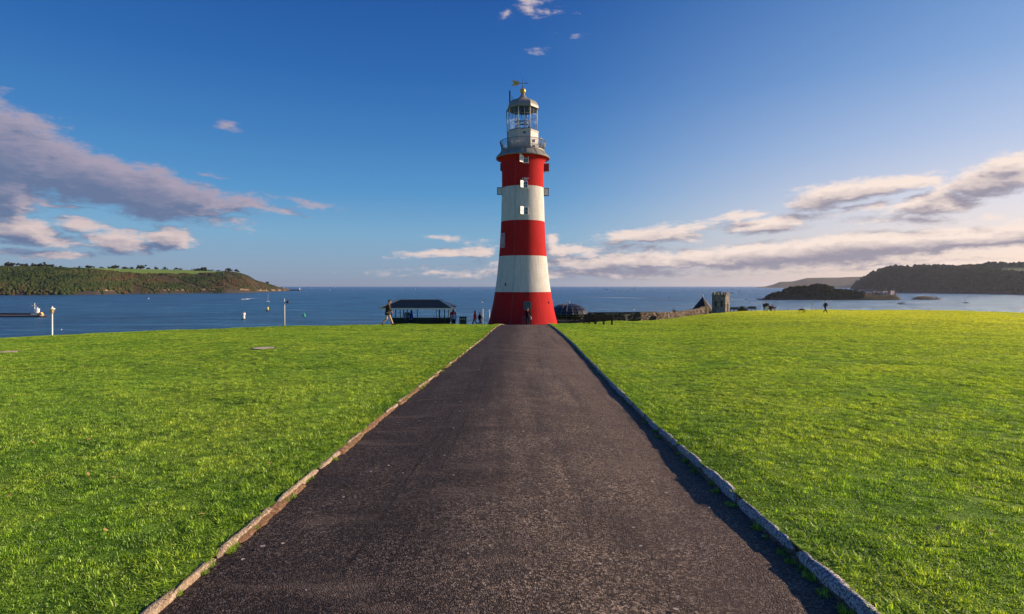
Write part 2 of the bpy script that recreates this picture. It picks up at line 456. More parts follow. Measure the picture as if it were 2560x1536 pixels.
# bleached round stains
sv = nt.vor(nt.vmath('ADD', pos, nt.vmath('MULTIPLY', nt.noise(pos, 9, 3, .6, out=1), (.08, .08, 0))), 2.4, 'F1')
sp = nt.mrange(sv, .045, .06, .42, 0)
c = nt.mix(sp, c, (.24, .19, .17))
h = nt.math('ADD', nt.math('MULTIPLY', chip, -1.0), nt.math('MULTIPLY', n3, .6))
nb = nt.bump(h, 1.0, .009, nt.bump(n3, .6, .006, nt.bump(n2, .4, .03)))
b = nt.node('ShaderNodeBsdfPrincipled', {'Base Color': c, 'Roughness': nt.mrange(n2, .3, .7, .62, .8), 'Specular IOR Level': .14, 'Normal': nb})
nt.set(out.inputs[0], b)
Yp = np.concatenate([np.arange(-6, 0, .5), graded(0, 50, .14, .012)])
fr = np.linspace(0, 1, 40)
Yg, Fg = np.meshgrid(Yp, fr, indexing='ij')
widen = np.clip((Yg - 44) / 6, 0, 1) ** 1.3 * 5
XL = edge_l(Yg) - .05 ; XR = edge_r(Yg) + .05
Xg = XL + (XR - XL) * Fg
Zg = ground(Xg, Yg) + .012 * np.sin(Fg * math.pi) + (fbm(Xg * 1.1, Yg * 1.1, 3, 5) - .5) * .022
v = np.stack([Xg, Yg, Zg], -1).reshape(-1, 3); n, m = Yg.shape
i = (np.arange(n - 1)[:, None] * m + np.arange(m - 1)[None, :]).ravel()
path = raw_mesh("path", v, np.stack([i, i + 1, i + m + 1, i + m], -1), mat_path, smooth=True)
tag(path, kind='structure')
# paved apron round the tower foot, beyond the brow
TX, TY = 1.18, 62.0
n = 48; rr = np.array([3.2, 4.2, 5.2, 6.2]); aa = np.linspace(0, 2 * math.pi, n, endpoint=False)
v = [(TX + r * math.cos(a), TY + r * math.sin(a), float(lawn_z(TX + r * math.cos(a), TY + r * math.sin(a))) + .08) for r in rr for a in aa]
fq = [(j * n + k, j * n + (k + 1) % n, (j + 1) * n + (k + 1) % n, (j + 1) * n + k) for j in range(len(rr) - 1) for k in range(n)]
ap = raw_mesh("forecourt", v, [tuple(reversed(f)) for f in fq], mat_path, smooth=True); tag(ap, kind='structure')

# ---- kerbs
def stone_mat(name, stops, warm):
    m, nt, out = new_mat(name)
    pos = nt.node('ShaderNodeNewGeometry').outputs['Position']
    a = nt.noise(pos, 60, 6, .75); bb = nt.noise(pos, 11, 4, .6); vv = nt.vor(pos, 120)
    c = nt.ramp(a, stops)
    c = nt.mix(nt.ramp(bb, [(.45, 0), (.62, .4)]), c, warm)
    c = nt.mix(nt.mrange(vv, .08, .22, .4, 0), c, (.03, .03, .03))
    p = nt.node('ShaderNodeBsdfPrincipled', {'Base Color': c, 'Roughness': .9, 'Specular IOR Level': .2})
    nt.set(p.inputs['Normal'], nt.bump(nt.math('ADD', a, nt.math('MULTIPLY', vv, .5)), .9, .01))
    nt.set(out.inputs[0], p); return m
mat_kerb_r = stone_mat("kerb_granite", [(.38, (.05, .048, .05)), (.50, (.36, .34, .34)), (.60, (.86, .82, .80))], (.20, .18, .17))
mat_kerb_l = stone_mat("kerb_sandstone", [(.35, (.12, .075, .05)), (.50, (.36, .28, .20)), (.64, (.66, .55, .43))], (.26, .16, .09))
def kerb(name, side, mat, w, top):
    vs = []; fs = []
    rnd = random.Random(5 + side)
    y = -1.0
    while y < 60:
        L = rnd.uniform(.72, 1.05); 
        gap = rnd.uniform(.03, .06); skip = side < 0 and rnd.random() < .16
        if not skip:
            ns = 10 if y < 14 else 4; nc = 9
            dt = rnd.uniform(-.012, .010); dx = rnd.uniform(-.008, .008); tilt = rnd.uniform(-.006, .006)
            b0 = len(vs)
            for i in range(ns + 1):
                f = i / ns; yy = y + f * (L - gap)
                endf = 1 - max(0, (abs(f - .5) * 2 - .86) / .14) ** 2 * .5
                xe = float(edge_r(yy)) if side > 0 else float(edge_l(yy))
                for k in range(nc):
                    a = math.pi * k / (nc - 1)
                    cx_ = math.cos(a); sz = math.sin(a)
                    ex = math.copysign(abs(cx_) ** .6, cx_) * w / 2 * endf; ez = (abs(sz) ** .6) * (top + dt + tilt * (f - .5) * 2) * endf
                    nx = (vnoise(np.array(yy * 19.), np.array(k * 1.3 + y), 4) - .5) * .014
                    nz = (vnoise(np.array(yy * 16.), np.array(k * 1.1 + 7 + y), 9) - .5) * .016
                    zb = gz(xe, yy) - .05
                    X = xe + dx + ex + float(nx) + (w * .35) * side * .3
                    vs.append((X, yy, zb + .05 * (sz > .001) + (ez if sz > .001 else 0) + float(nz) * (sz > .001)))
            for i in range(ns):
                for k in range(nc - 1):
                    a_ = b0 + i * nc + k; fs.append((a_, a_ + 1, a_ + nc + 1, a_ + nc))
            fs.append(tuple(b0 + k for k in range(nc))[::-1]); fs.append(tuple(b0 + ns * nc + k for k in range(nc)))
        y += L
    o = raw_mesh(name, vs, fs, mat, smooth=True)
    bm = bmesh.new(); bm.from_mesh(o.data); bmesh.ops.recalc_face_normals(bm, faces=bm.faces[:]); bm.to_mesh(o.data); bm.free()
    return tag(o, kind='structure')
kerb("kerb", 1, mat_kerb_r, .060, .082)
kerb("kerb", -1, mat_kerb_l, .056, .036)
# narrow strip of bare soil along each kerb foot
mat_soil, nt, out = new_mat("dry_soil")
pos = nt.node('ShaderNodeNewGeometry').outputs['Position']
a = nt.noise(pos, 30, 6, .75)
c = nt.ramp(a, [(.35, (.07, .03, .015)), (.5, (.19, .105, .055)), (.68, (.38, .24, .13))])
p = nt.node('ShaderNodeBsdfPrincipled', {'Base Color': c, 'Roughness': 1.0}); nt.set(p.inputs['Normal'], nt.bump(a, 1, .02)); nt.set(out.inputs[0], p)
vs = []; fs = []
for side in (-1, 1):
    ys = graded(0.2, 42, .035, .004); prof = 5
    b0 = len(vs)
    for yy in ys:
        e = float(edge_l(yy)) + .02 if side < 0 else float(edge_r(yy)) - .02
        wv_ = (.004 + .045 * float(vnoise(np.array(yy * 2.3), np.array(side * 3.), 2)) + .03 * float(vnoise(np.array(yy * 13), np.array(side * 7.), 6)))
        wv_ *= (1.0 if side < 0 else .6)
        for k in range(prof):
            t = k / (prof - 1)
            X = e + (-side) * (t * wv_ - (0.02 if k == 0 else 0))
            vs.append((X, yy, gz(X, yy) + .026 * (1 - t) ** 1.2 - .03 * float(vnoise(np.array(yy * 1.7), np.array(side * 5.), 12) > .55) + (float(vnoise(np.array(yy * 22), np.array(k * 2.), 8)) - .3) * .010 + (-.02 if k == prof - 1 else .004)))
    for i in range(len(ys) - 1):
        for k in range(prof - 1):
            q = (b0 + i * prof + k, b0 + i * prof + k + 1, b0 + (i + 1) * prof + k + 1, b0 + (i + 1) * prof + k)
            fs.append(q if side < 0 else q[::-1])
soil = raw_mesh("soil", vs, fs, mat_soil, smooth=True); tag(soil, kind='structure')

# ---- grass (nobody could count it): blade patches instanced over the lawn
mat_blade, nt, out = new_mat("grass_blades")
geo = nt.node('ShaderNodeNewGeometry')
pos = geo.outputs['Position']
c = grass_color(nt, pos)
br = nt.node('ShaderNodeAttribute', attribute_name='br').outputs['Fac']
c = nt.mix(.92, c, nt.ramp(br, [(0, (.08, .14, .07)), (.38, (.50, .60, .5)), (.6, (1.10, 1.05, 1)), (.85, (1.9, 1.7, 1.7)), (1.0, (3.2, 2.5, 3.4))]), 'MULTIPLY')
d = nt.node('ShaderNodeBsdfDiffuse', {'Color': c})
tr = nt.node('ShaderNodeBsdfTranslucent', {'Color': nt.mix(1.0, c, (1.35, 1.25, .55), 'MULTIPLY')})
gl = nt.node('ShaderNodeBsdfGlossy', {'Color': (1, 1, 1, 1), 'Roughness': .45})
m1 = nt.node('ShaderNodeMixShader', {0: .42, 1: d, 2: tr})
m2 = nt.node('ShaderNodeMixShader', {0: .035, 1: m1, 2: gl})
nt.set(out.inputs[0], m2)

def patch(n, size, hmin, hmax, w, vid, rng, round_=False):
    if round_:
        r = np.sqrt(rng.random(n)) * size / 2; t = rng.random(n) * 6.283; bx = r * np.cos(t); by = r * np.sin(t)
    else:
        bx = (rng.random(n) - .5) * size * 1.06; by = (rng.random(n) - .5) * size * 1.06
    az_ = rng.random(n) * 6.283; lean = rng.beta(1.8, 1.3, n) * 1.55
    clump = fbm(bx * 14 + vid * 31, by * 14, 2, vid + 3)
    h = (hmin + (hmax - hmin) * rng.random(n)) * np.clip(.15 + 1.7 * clump ** 1.3, .25, 2)
    ww = w * (.7 + .6 * rng.random(n)); br_ = np.clip(rng.normal(.53, .23, n) + (clump - .5) * .9, 0, 1)
    dx = np.cos(az_); dy = np.sin(az_); px_ = -dy; py_ = dx
    v = np.zeros((n, 5, 3))
    c1 = np.sin(lean * .55) * h * .5; z1 = np.cos(lean * .55) * h * .5
    c2 = c1 + np.sin(lean) * h * .5; z2 = z1 + np.cos(lean) * h * .5
    for k, (cc, zz, s_) in enumerate([(0 * h, -.006 + 0 * h, -1), (0 * h, -.006 + 0 * h, 1), (c1, z1, 1), (c1, z1, -1), (c2, z2, 0)]):
        f = .5 if k < 2 else .42
        v[:, k, 0] = bx + dx * cc + px_ * ww * f * s_; v[:, k, 1] = by + dy * cc + py_ * ww * f * s_; v[:, k, 2] = zz
    return v.reshape(-1, 3), np.repeat(br_, 5)
rng = np.random.default_rng(3)
PV = []; PB = []; PI = []; PF = []; nb_ = 0
specs = [(3000, .5, .008, .030, .0042)] * 5 + [(200, .16, .02, .055, .0040)] * 2 
for vid, (n, size, h0, h1, w) in enumerate(specs):
    v, b_ = patch(n, size, h0, h1, w, vid, rng, round_=vid >= 5)
    PV.append(v); PB.append(b_); PI.append(np.full(len(v), float(vid)))
    i = np.arange(n) * 5 + nb_
    for a in i: PF.append((a, a + 1, a + 2, a + 3)); PF.append((a + 3, a + 2, a + 4))
    nb_ += len(v)
COVERS = [((659 - 1280) / F * 18.3, 18.3, .32), ((20 - 1280) / F * 20.5, 20.5, .28)]
# points
pts = []; rots = []; scl = []; kind = []
def in_view(X, Y, pad):
    return (Y > 1.2) & (np.abs(X) < Y * .93 + pad) & (ground(X, Y) > SEA_Z + 20)
def add_pts(X, Y, sz, zs, kd):
    Z = lawn_z(X, Y); e = .25
    nx = (lawn_z(X + e, Y) - lawn_z(X - e, Y)) / (2 * e); ny = (lawn_z(X, Y + e) - lawn_z(X, Y - e)) / (2 * e)
    a = rng.integers(0, 4, len(X)) * (math.pi / 2) + rng.uniform(-.25, .25, len(X))
    # tilt the patch to the slope, then spin about its own axis
    for x, y, z, gx_, gy_, aa_ in zip(X, Y, Z, nx, ny, a):
        q = Vector((-gx_, -gy_, 1)).to_track_quat('Z', 'Y') if abs(gx_) + abs(gy_) > 1e-6 else Matrix.Identity(3).to_quaternion()
        m = q.to_matrix() @ Matrix.Rotation(aa_, 3, 'Z'); eu = m.to_euler()
        pts.append((x, y, z)); rots.append((eu.x, eu.y, eu.z))
    hv = .45 + 1.1 * fbm(X * 1.4, Y * 1.4, 3, 21)
    for s, z_ in zip(np.broadcast_to(sz, X.shape), hv * zs): scl.append((s, s, z_))
    kind.extend([kd] * len(X))
def grid_pts(y0, y1, step, sz, zs, umax=None):
    ys = np.arange(y0, y1, step); xs = np.arange(-130, 130, step)
    X, Y = np.meshgrid(xs, ys); X = X.ravel() + rng.uniform(-.04, .04, X.size) * step; Y = Y.ravel() + rng.uniform(-.04, .04, Y.size) * step
    half = step * .52 + .01
    t = np.where(X > 0, X - edge_r(Y), edge_l(Y) - X)
    px = 1280 + F * X / np.maximum(Y, 1); Yc = np.interp(px, _gx, _gd)
    tower = np.hypot(X - TX, Y - TY) > 6.8
    for (hx, hy, hr) in COVERS: tower &= np.hypot(X - hx, Y - hy) > hr + step * .62
    ok = in_view(X, Y, 1.0) & (t > half) & (Y < Yc + 6) & tower
    add_pts(X[ok], Y[ok], sz, zs, 0.)
grid_pts(1.4, 14, .48, 1.0, 1.0)
grid_pts(14, 34, .72, 1.5, 1.1)
grid_pts(34, 130, 1.15, 2.4, 1.25)
# fill against the kerbs with small patches
for side in (-1, 1):
    ys = np.arange(1.5, 46, .17); 
    for off_ in (.12, .26, .42):
        Y = ys + rng.uniform(-.05, .05, len(ys)); t = off_ + rng.uniform(-.03, .03, len(ys))
        X = edge_l(Y) - t if side < 0 else edge_r(Y) + t
        add_pts(X, Y, 1.5, .75, 1.)
# weeds at the kerb foot
wl = []
for side, cnt in ((-1, 130), (1, 70)):
    Y = 1.6 + 30 * rng.random(cnt) ** 2.0
    X = edge_l(Y) + rng.uniform(-.06, .07, cnt) if side < 0 else edge_r(Y) - rng.uniform(.02, .09, cnt)
    Z = ground(X, Y) + .01
    for x, y, z in zip(X, Y, Z):
        pts.append((x, y, z)); rots.append((0, 0, rng.uniform(0, 6.28))); s = rng.uniform(.25, .7); scl.append((s, s, rng.uniform(.35, .9))); kind.append(1.)
npt = len(pts)
V = np.concatenate(PV + [np.array(pts)])
attrs = {'br': np.concatenate(PB + [np.zeros(npt)]), 'vid': np.concatenate(PI + [np.full(npt, -1.)]),
         'knd': np.concatenate([np.zeros(nb_), np.array(kind)]),
         'rot': np.concatenate([np.zeros((nb_, 3)), np.array(rots)]), 'scl': np.concatenate([np.ones((nb_, 3)), np.array(scl)])}
me = bpy.data.meshes.new("grass")
me.vertices.add(len(V)); me.vertices.foreach_set('co', V.astype(np.float32).ravel())
cnt = np.array([len(f) for f in PF], dtype=np.int32); flat = np.fromiter((i for f in PF for i in f), dtype=np.int32)
me.loops.add(len(flat)); me.polygons.add(len(PF)); me.loops.foreach_set('vertex_index', flat)
me.polygons.foreach_set('loop_start', np.concatenate([[0], np.cumsum(cnt)[:-1]]).astype(np.int32)); me.polygons.foreach_set('loop_total', cnt)
me.update(calc_edges=True)
for k, v in attrs.items():
    a = me.attributes.new(k, 'FLOAT_VECTOR' if v.ndim == 2 else 'FLOAT', 'POINT'); a.data.foreach_set('vector' if v.ndim == 2 else 'value', v.astype(np.float32).ravel())
me.materials.append(mat_blade)
grass = bpy.data.objects.new("grass", me); COL.objects.link(grass)
tag(grass, 'short green grass blades covering the lawn on both sides of the path', 'grass', kind='stuff')
gg = bpy.data.node_groups.new("grass_spread", 'GeometryNodeTree')
gg.interface.new_socket("Geometry", in_out='INPUT', socket_type='NodeSocketGeometry')
gg.interface.new_socket("Geometry", in_out='OUTPUT', socket_type='NodeSocketGeometry')
N = gg.nodes; L = gg.links
gin = N.new('NodeGroupInput'); gout = N.new('NodeGroupOutput')
def attr(name, typ):
    a = N.new('GeometryNodeInputNamedAttribute'); a.data_type = typ; a.inputs[0].default_value = name; return a.outputs[0]
def cmp_(sock, val, eps=.3):
    c_ = N.new('FunctionNodeCompare'); c_.data_type = 'FLOAT'; c_.operation = 'EQUAL'; L.new(sock, c_.inputs[0]); c_.inputs[1].default_value = val
    c_.inputs['Epsilon'].default_value = eps; return c_.outputs[0]
vid_ = attr('vid', 'FLOAT')
def sepg(val):
    s_ = N.new('GeometryNodeSeparateGeometry'); s_.domain = 'POINT'; L.new(gin.outputs[0], s_.inputs[0]); L.new(cmp_(vid_, val), s_.inputs['Selection']); return s_.outputs[0]
P_ = sepg(-1.)
jout = N.new('GeometryNodeJoinGeometry')
for kd, ids in ((0., range(5)), (1., (5, 6))):
    jn = N.new('GeometryNodeJoinGeometry')
    for i_ in ids:
        gti = N.new('GeometryNodeGeometryToInstance'); L.new(sepg(float(i_)), gti.inputs[0]); L.new(gti.outputs[0], jn.inputs[0])
    ip = N.new('GeometryNodeInstanceOnPoints'); L.new(P_, ip.inputs['Points']); L.new(jn.outputs[0], ip.inputs['Instance'])
    L.new(cmp_(attr('knd', 'FLOAT'), kd), ip.inputs['Selection']); ip.inputs['Pick Instance'].default_value = True
    rv = N.new('FunctionNodeRandomValue'); rv.data_type = 'INT'
    rv.inputs[4].default_value = 0; rv.inputs[5].default_value = len(ids) - 1
    L.new(rv.outputs[2], ip.inputs['Instance Index'])
    er = N.new('FunctionNodeEulerToRotation'); L.new(attr('rot', 'FLOAT_VECTOR'), er.inputs[0]); L.new(er.outputs[0], ip.inputs['Rotation'])
    L.new(attr('scl', 'FLOAT_VECTOR'), ip.inputs['Scale'])
    L.new(ip.outputs[0], jout.inputs[0])
L.new(jout.outputs[0], gout.inputs[0])
md = grass.modifiers.new("spread", 'NODES'); md.node_group = gg

# ---- sea
mat_sea, nt, out = new_mat("sea_water")
pos = nt.node('ShaderNodeNewGeometry').outputs['Position']
pm = nt.mapping(pos, rot=(0, 0, R(-20)), scale=(.6, 1.0, 1))
w1 = nt.noise(pm, .10, 6, .62); w2 = nt.noise(pm, .55, 4, .65); w3 = nt.noise(nt.mapping(pos, scale=(.35, 1, 1)), .010, 5, .6)
h = nt.math('ADD', nt.math('MULTIPLY', w1, 3.0), nt.math('MULTIPLY', w2, .9))
w4 = nt.noise(nt.mapping(pos, scale=(.30, 1, 1)), .045, 8, .72); w5 = nt.noise(nt.mapping(pos, scale=(.25, 1, 1)), .006, 6, .65)
c = nt.ramp(w3, [(.35, (.006, .078, .165)), (.65, (.012, .128, .250))])
c = nt.mix(nt.ramp(w4, [(.38, .75), (.50, 0)]), c, (.003, .030, .080)); c = nt.mix(nt.ramp(w4, [(.52, 0), (.64, .7)]), c, (.070, .230, .380))
h = nt.math('ADD', h, nt.math('ADD', nt.math('MULTIPLY', w4, 9.0), nt.math('MULTIPLY', w5, 14.0)))
d = nt.node('ShaderNodeBsdfDiffuse', {'Color': c, 'Normal': nt.bump(h, 1.0, 1.0)})
gl = nt.node('ShaderNodeBsdfGlossy', {'Color': (.76, .90, 1, 1), 'Roughness': .26, 'Normal': nt.bump(h, 1.0, 1.6)})
fr_ = nt.math('ADD', .10, nt.math('MULTIPLY', nt.node('ShaderNodeFresnel', {'IOR': 1.33, 'Normal': nt.bump(h, 1.0, 1.2)}).outputs[0], .85), clamp=True)
nt.set(out.inputs[0], nt.node('ShaderNodeMixShader', {0: fr_, 1: d, 2: gl}))
rs = [0, 60, 150, 400, 1000, 2500, 6000, 12000, 21000]; n = 128
v = [(r * math.cos(2 * math.pi * k / n), r * math.sin(2 * math.pi * k / n), SEA_Z) for r in rs[1:] for k in range(n)]
fq = [tuple(range(n))] + [(j * n + k, j * n + (k + 1) % n, (j + 1) * n + (k + 1) % n, (j + 1) * n + k)[::1] for j in range(len(rs) - 2) for k in range(n)]
sea = raw_mesh("sea", v, fq, mat_sea)
bm = bmesh.new(); bm.from_mesh(sea.data); bmesh.ops.recalc_face_normals(bm, faces=bm.faces[:])
if bm.faces[5].normal.z < 0: bmesh.ops.reverse_faces(bm, faces=bm.faces[:])
bm.to_mesh(sea.data); bm.free(); tag(sea, kind='structure')

# ---- distant land
def dist_of(yw): return 35 * F / (np.asarray(yw, float) - HY)
mat_scrub, nt, out = new_mat("scrub_land")
pos = nt.node('ShaderNodeNewGeometry').outputs['Position']
n1 = nt.noise(pos, .02, 6, .65); n2 = nt.noise(pos, .12, 5, .7)
c = nt.ramp(n1, [(.35, (.030, .042, .018)), (.5, (.085, .060, .030)), (.65, (.115, .065, .040))])
c = nt.mix(nt.ramp(n2, [(.42, .75), (.6, 0)]), c, (.022, .032, .014))
p = nt.node('ShaderNodeBsdfPrincipled', {'Base Color': c, 'Roughness': 1, 'Specular IOR Level': .1}); nt.set(p.inputs['Normal'], nt.bump(n2, 1, 6)); nt.set(out.inputs[0], p)
mat_field = pmat("pasture", (.17, .26, .045), .95, .10, .01, .2, 2, spec=.1)
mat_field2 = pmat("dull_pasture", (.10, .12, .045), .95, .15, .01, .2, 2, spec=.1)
mat_rock, nt, out = new_mat("shore_rock")
pos = nt.node('ShaderNodeNewGeometry').outputs['Position']
n1 = nt.noise(pos, .15, 6, .7)
c = nt.ramp(n1, [(.38, (.05, .04, .03)), (.5, (.22, .14, .08)), (.66, (.44, .28, .17))])
p = nt.node('ShaderNodeBsdfPrincipled', {'Base Color': c, 'Roughness': .95}); nt.set(p.inputs['Normal'], nt.bump(n1, 1, 4)); nt.set(out.inputs[0], p)
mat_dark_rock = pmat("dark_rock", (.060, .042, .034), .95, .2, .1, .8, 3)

WETROCK = pmat("wet_rock", (.022, .016, .012), .8, .2, .1, .8, 3)
def woods_mat(name, stops):
    m, nt, out = new_mat(name)
    pos = nt.node('ShaderNodeNewGeometry').outputs['Position']
    br = nt.node('ShaderNodeAttribute', attribute_name='br').outputs['Fac']
    c = nt.ramp(br, stops)
    n2 = nt.noise(pos, .9, 3, .7)
    c = nt.mix(nt.ramp(n2, [(.40, .6), (.6, 0)]), c, (.014, .022, .008))
    p = nt.node('ShaderNodeBsdfDiffuse', {'Color': c, 'Normal': nt.bump(n2, 1, 1.5)}); nt.set(out.inputs[0], p); return m
mat_woods = woods_mat("autumn_woods", [(0, (.030, .050, .014)), (.35, (.062, .088, .024)), (.65, (.095, .092, .032)), (.8, (.135, .080, .038)), (1, (.17, .07, .04))])
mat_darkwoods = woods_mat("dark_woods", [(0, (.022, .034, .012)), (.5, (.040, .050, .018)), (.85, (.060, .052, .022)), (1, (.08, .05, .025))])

_bm = bmesh.new(); bmesh.ops.create_icosphere(_bm, subdivisions=2, radius=1)
ICO_V = np.array([v.co[:] for v in _bm.verts]); ICO_F = np.array([[v.index for v in f.verts] for f in _bm.faces]); _bm.free()
_bm = bmesh.new(); bmesh.ops.create_icosphere(_bm, subdivisions=1, radius=1)
ICO1_V = np.array([v.co[:] for v in _bm.verts]); ICO1_F = np.array([[v.index for v in f.verts] for f in _bm.faces]); _bm.free()
def blobs(cent, rad, hz, name, mat, rng, lo=False, label=None, cat=None, tone=None):
    n = len(cent); IV, IF = (ICO1_V, ICO1_F) if lo else (ICO_V, ICO_F); k = len(IV)
    jit = 1 + (rng.random((n, k)) - .5) * .42
    th = rng.random(n) * 6.283; co, si = np.cos(th), np.sin(th)
    x = IV[None, :, 0] * co[:, None] - IV[None, :, 1] * si[:, None]; y = IV[None, :, 0] * si[:, None] + IV[None, :, 1] * co[:, None]
    v = np.stack([x, y, np.broadcast_to(IV[None, :, 2], x.shape)], -1) * jit[..., None]
    v = v * np.stack([rad, rad, hz], -1)[:, None, :] + cent[:, None, :]
    f = (IF[None] + (np.arange(n) * k)[:, None, None]).reshape(-1, 3)
    t = rng.random(n) if tone is None else tone
    o = raw_mesh(name, v.reshape(-1, 3), f, mat, attrs={'br': np.repeat(t, k)}, smooth=False)
    return tag(o, label, cat, kind='stuff')

class Land:
    """xs px columns; yw waterline px, yf px of the break of slope, yr px of the ridge."""
    def __init__(s, name, xs, yw, yf, yr, d1, d2, mats, ncol=260, rough=3.0, field=None, rock_h=9, seed=0):
        s.xs = np.linspace(xs[0], xs[-1], ncol)
        it = lambda a: np.interp(s.xs, xs, a)
        s.D = dist_of(it(yw)); s.u = (s.xs - 1280) / F
        s.yf = it(yf); s.yr = it(yr); s.d1 = d1; s.d2 = d2; s.seed = seed; s.rough = rough
        s.js = np.concatenate([np.linspace(0, 1, 34), np.linspace(1, 2, 12)[1:], np.array([2.15, 2.4, 3.0])])
        J, I = np.meshgrid(s.js, np.arange(ncol), indexing='ij')
        X, Y, Z = s.point(I, J)
        v = np.stack([X, Y, Z], -1).reshape(-1, 3); n, m = J.shape
        i = (np.arange(n - 1)[:, None] * m + np.arange(m - 1)[None, :]).ravel()
        q = np.stack([i, i + 1, i + m + 1, i + m], -1)
        Jc = J[:-1, :-1].ravel(); Zc = (Z[:-1, :-1]).ravel() - SEA_Z; Xc = s.xs[I[:-1, :-1].ravel()]
        mi = np.zeros(len(q), int)
        nz = fbm(X[:-1, :-1].ravel() * .02, Y[:-1, :-1].ravel() * .02, 3, 5)
        mi[(Zc < rock_h * 1.6) & (nz > .52)] = 2; mi[Zc < .6] = 3
        if field: mi[(Jc >= 1) & (Xc > field[0]) & (Xc < field[1])] = 1
        s.o = raw_mesh(name, v, q, mats, smooth=True, midx=mi)
        tag(s.o, kind='structure')
    def point(s, I, J):
        I = np.asarray(I); J = np.asarray(J, float)
        I0 = np.clip(np.floor(I).astype(int), 0, len(s.xs) - 1); I1 = np.clip(I0 + 1, 0, len(s.xs) - 1); fr = I - I0
        L_ = lambda a: a[I0] * (1 - fr) + a[I1] * fr
        D, u, yf, yr = L_(s.D), L_(s.u), L_(s.yf), L_(s.yr)
        jj = np.clip(J, 0, 2)
        depth = np.where(J <= 1, J * s.d1, s.d1 + (J - 1) * s.d2)
        Y = D + depth
        zf = EYE - (yf - HY) / F * (D + s.d1); zr = EYE - (yr - HY) / F * (D + s.d1 + s.d2)
        p = np.clip(J, 0, 1)
        prof = np.minimum(1, (.16 * np.clip(p / .04, 0, 1) + .84 * np.sin(np.clip(p, 0, 1) * math.pi / 2) ** 1.0))
        z = SEA_Z - 1.5 + (zf - SEA_Z + 1.5) * prof
        z = np.where(J > 1, zf + (zr - zf) * np.clip(J - 1, 0, 1), z)
        z = np.where(J > 2, zr - (J - 2) * (zr - SEA_Z) * 1.02, z)
        X = u * Y
        amp = s.rough * np.sin(np.clip(p, 0, 1) * math.pi) + .2
        z = z + (fbm(X * .02, Y * .02, 4, s.seed) - .5) * 2 * amp * (J < 1.02)
        return X, Y, z

xs = [-420, 0, 150, 240, 300, 400, 487, 541, 566, 598, 622, 639, 671, 695, 719, 735]
L1 = Land("headland", xs,
   [744, 739, 738, 737, 736, 735, 734, 733.6, 733.4, 733, 732.6, 732, 730.5, 729.5, 727.6, 726.8],
   [672, 670, 674, 678, 685, 686, 685.5, 684, 680, 685, 693, 703.5, 712, 719, 723.5, 726.3],
   [664, 667, 669, 670.5, 672, 674, 676, 679, 677.5, 682, 689.5, 701, 710, 717.5, 722.3, 725.6],
   230, 260, [mat_scrub, mat_field, mat_rock, WETROCK], 420, 9.0, field=(110, 560), seed=2)
xs = [2128, 2139, 2155, 2171, 2188, 2212, 2240, 2285, 2340, 2400, 2480, 2560, 2700, 3000]
L2 = Land("hills", xs,
   [724, 725, 726.5, 728, 730, 731.5, 733, 733.3, 733.8, 734.6, 736, 737.5, 740, 744],
   [723, 710, 702, 694, 686.5, 680, 675, 676, 674, 676, 680, 688, 690, 690],
   [722.5, 708, 698, 689.5, 682, 675, 670, 671, 670, 671, 667, 664, 662, 662],
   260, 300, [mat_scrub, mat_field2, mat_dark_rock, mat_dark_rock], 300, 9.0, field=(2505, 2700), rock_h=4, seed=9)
xs = [1890, 1915, 1935, 1950, 1982, 2000, 2017, 2055, 2098, 2127, 2164, 2300]
L3 = Land("far_hills", xs, [720.2] * 12,
   [719, 716.8, 712, 706.5, 705.5, 701, 697, 696, 696, 694.5, 694, 693],
   [718.8, 716.3, 711, 705, 704, 699.5, 695.5, 694.5, 694.3, 692.8, 692, 690],
   500, 500, [mat_scrub, mat_field2, mat_dark_rock, mat_dark_rock], 160, 10.0, rock_h=4, seed=4)
xs = [1893, 1901, 1909, 1921, 1931, 1950, 1961, 1972, 1999, 2020, 2034, 2048, 2063, 2074, 2084, 2106, 2135, 2156, 2180, 2225, 2236, 2245, 2252]
L4 = Land("island", xs, [750.6] * 23,
   [750.2, 748.5, 746, 742, 738, 734, 731, 727, 723, 723, 719, 718, 720, 724, 727, 728, 731, 734, 737, 737.5, 738.5, 742.5, 749],
   [750.2, 748, 745, 740, 736, 732, 729, 725, 721, 722, 717, 716, 718, 722, 725, 726, 729, 732, 736.5, 737, 738, 742, 749],
   28, 26, [mat_scrub, mat_field2, mat_dark_rock, mat_dark_rock], 240, 1.6, rock_h=3.2, seed=14)
L5 = Land("islet", [2275, 2280, 2289, 2300, 2322, 2332, 2336, 2343, 2350, 2353], [749.8] * 10,
   [749.6, 747.6, 744, 741.2, 741.5, 743.2, 746.2, 743.6, 746.4, 749.5],
   [749.5, 747.2, 743, 740.2, 740.4, 742.4, 746, 742.6, 746, 749.4],
   12, 10, [mat_dark_rock, mat_dark_rock, mat_dark_rock, mat_dark_rock], 60, 1.0, rock_h=3, seed=19)

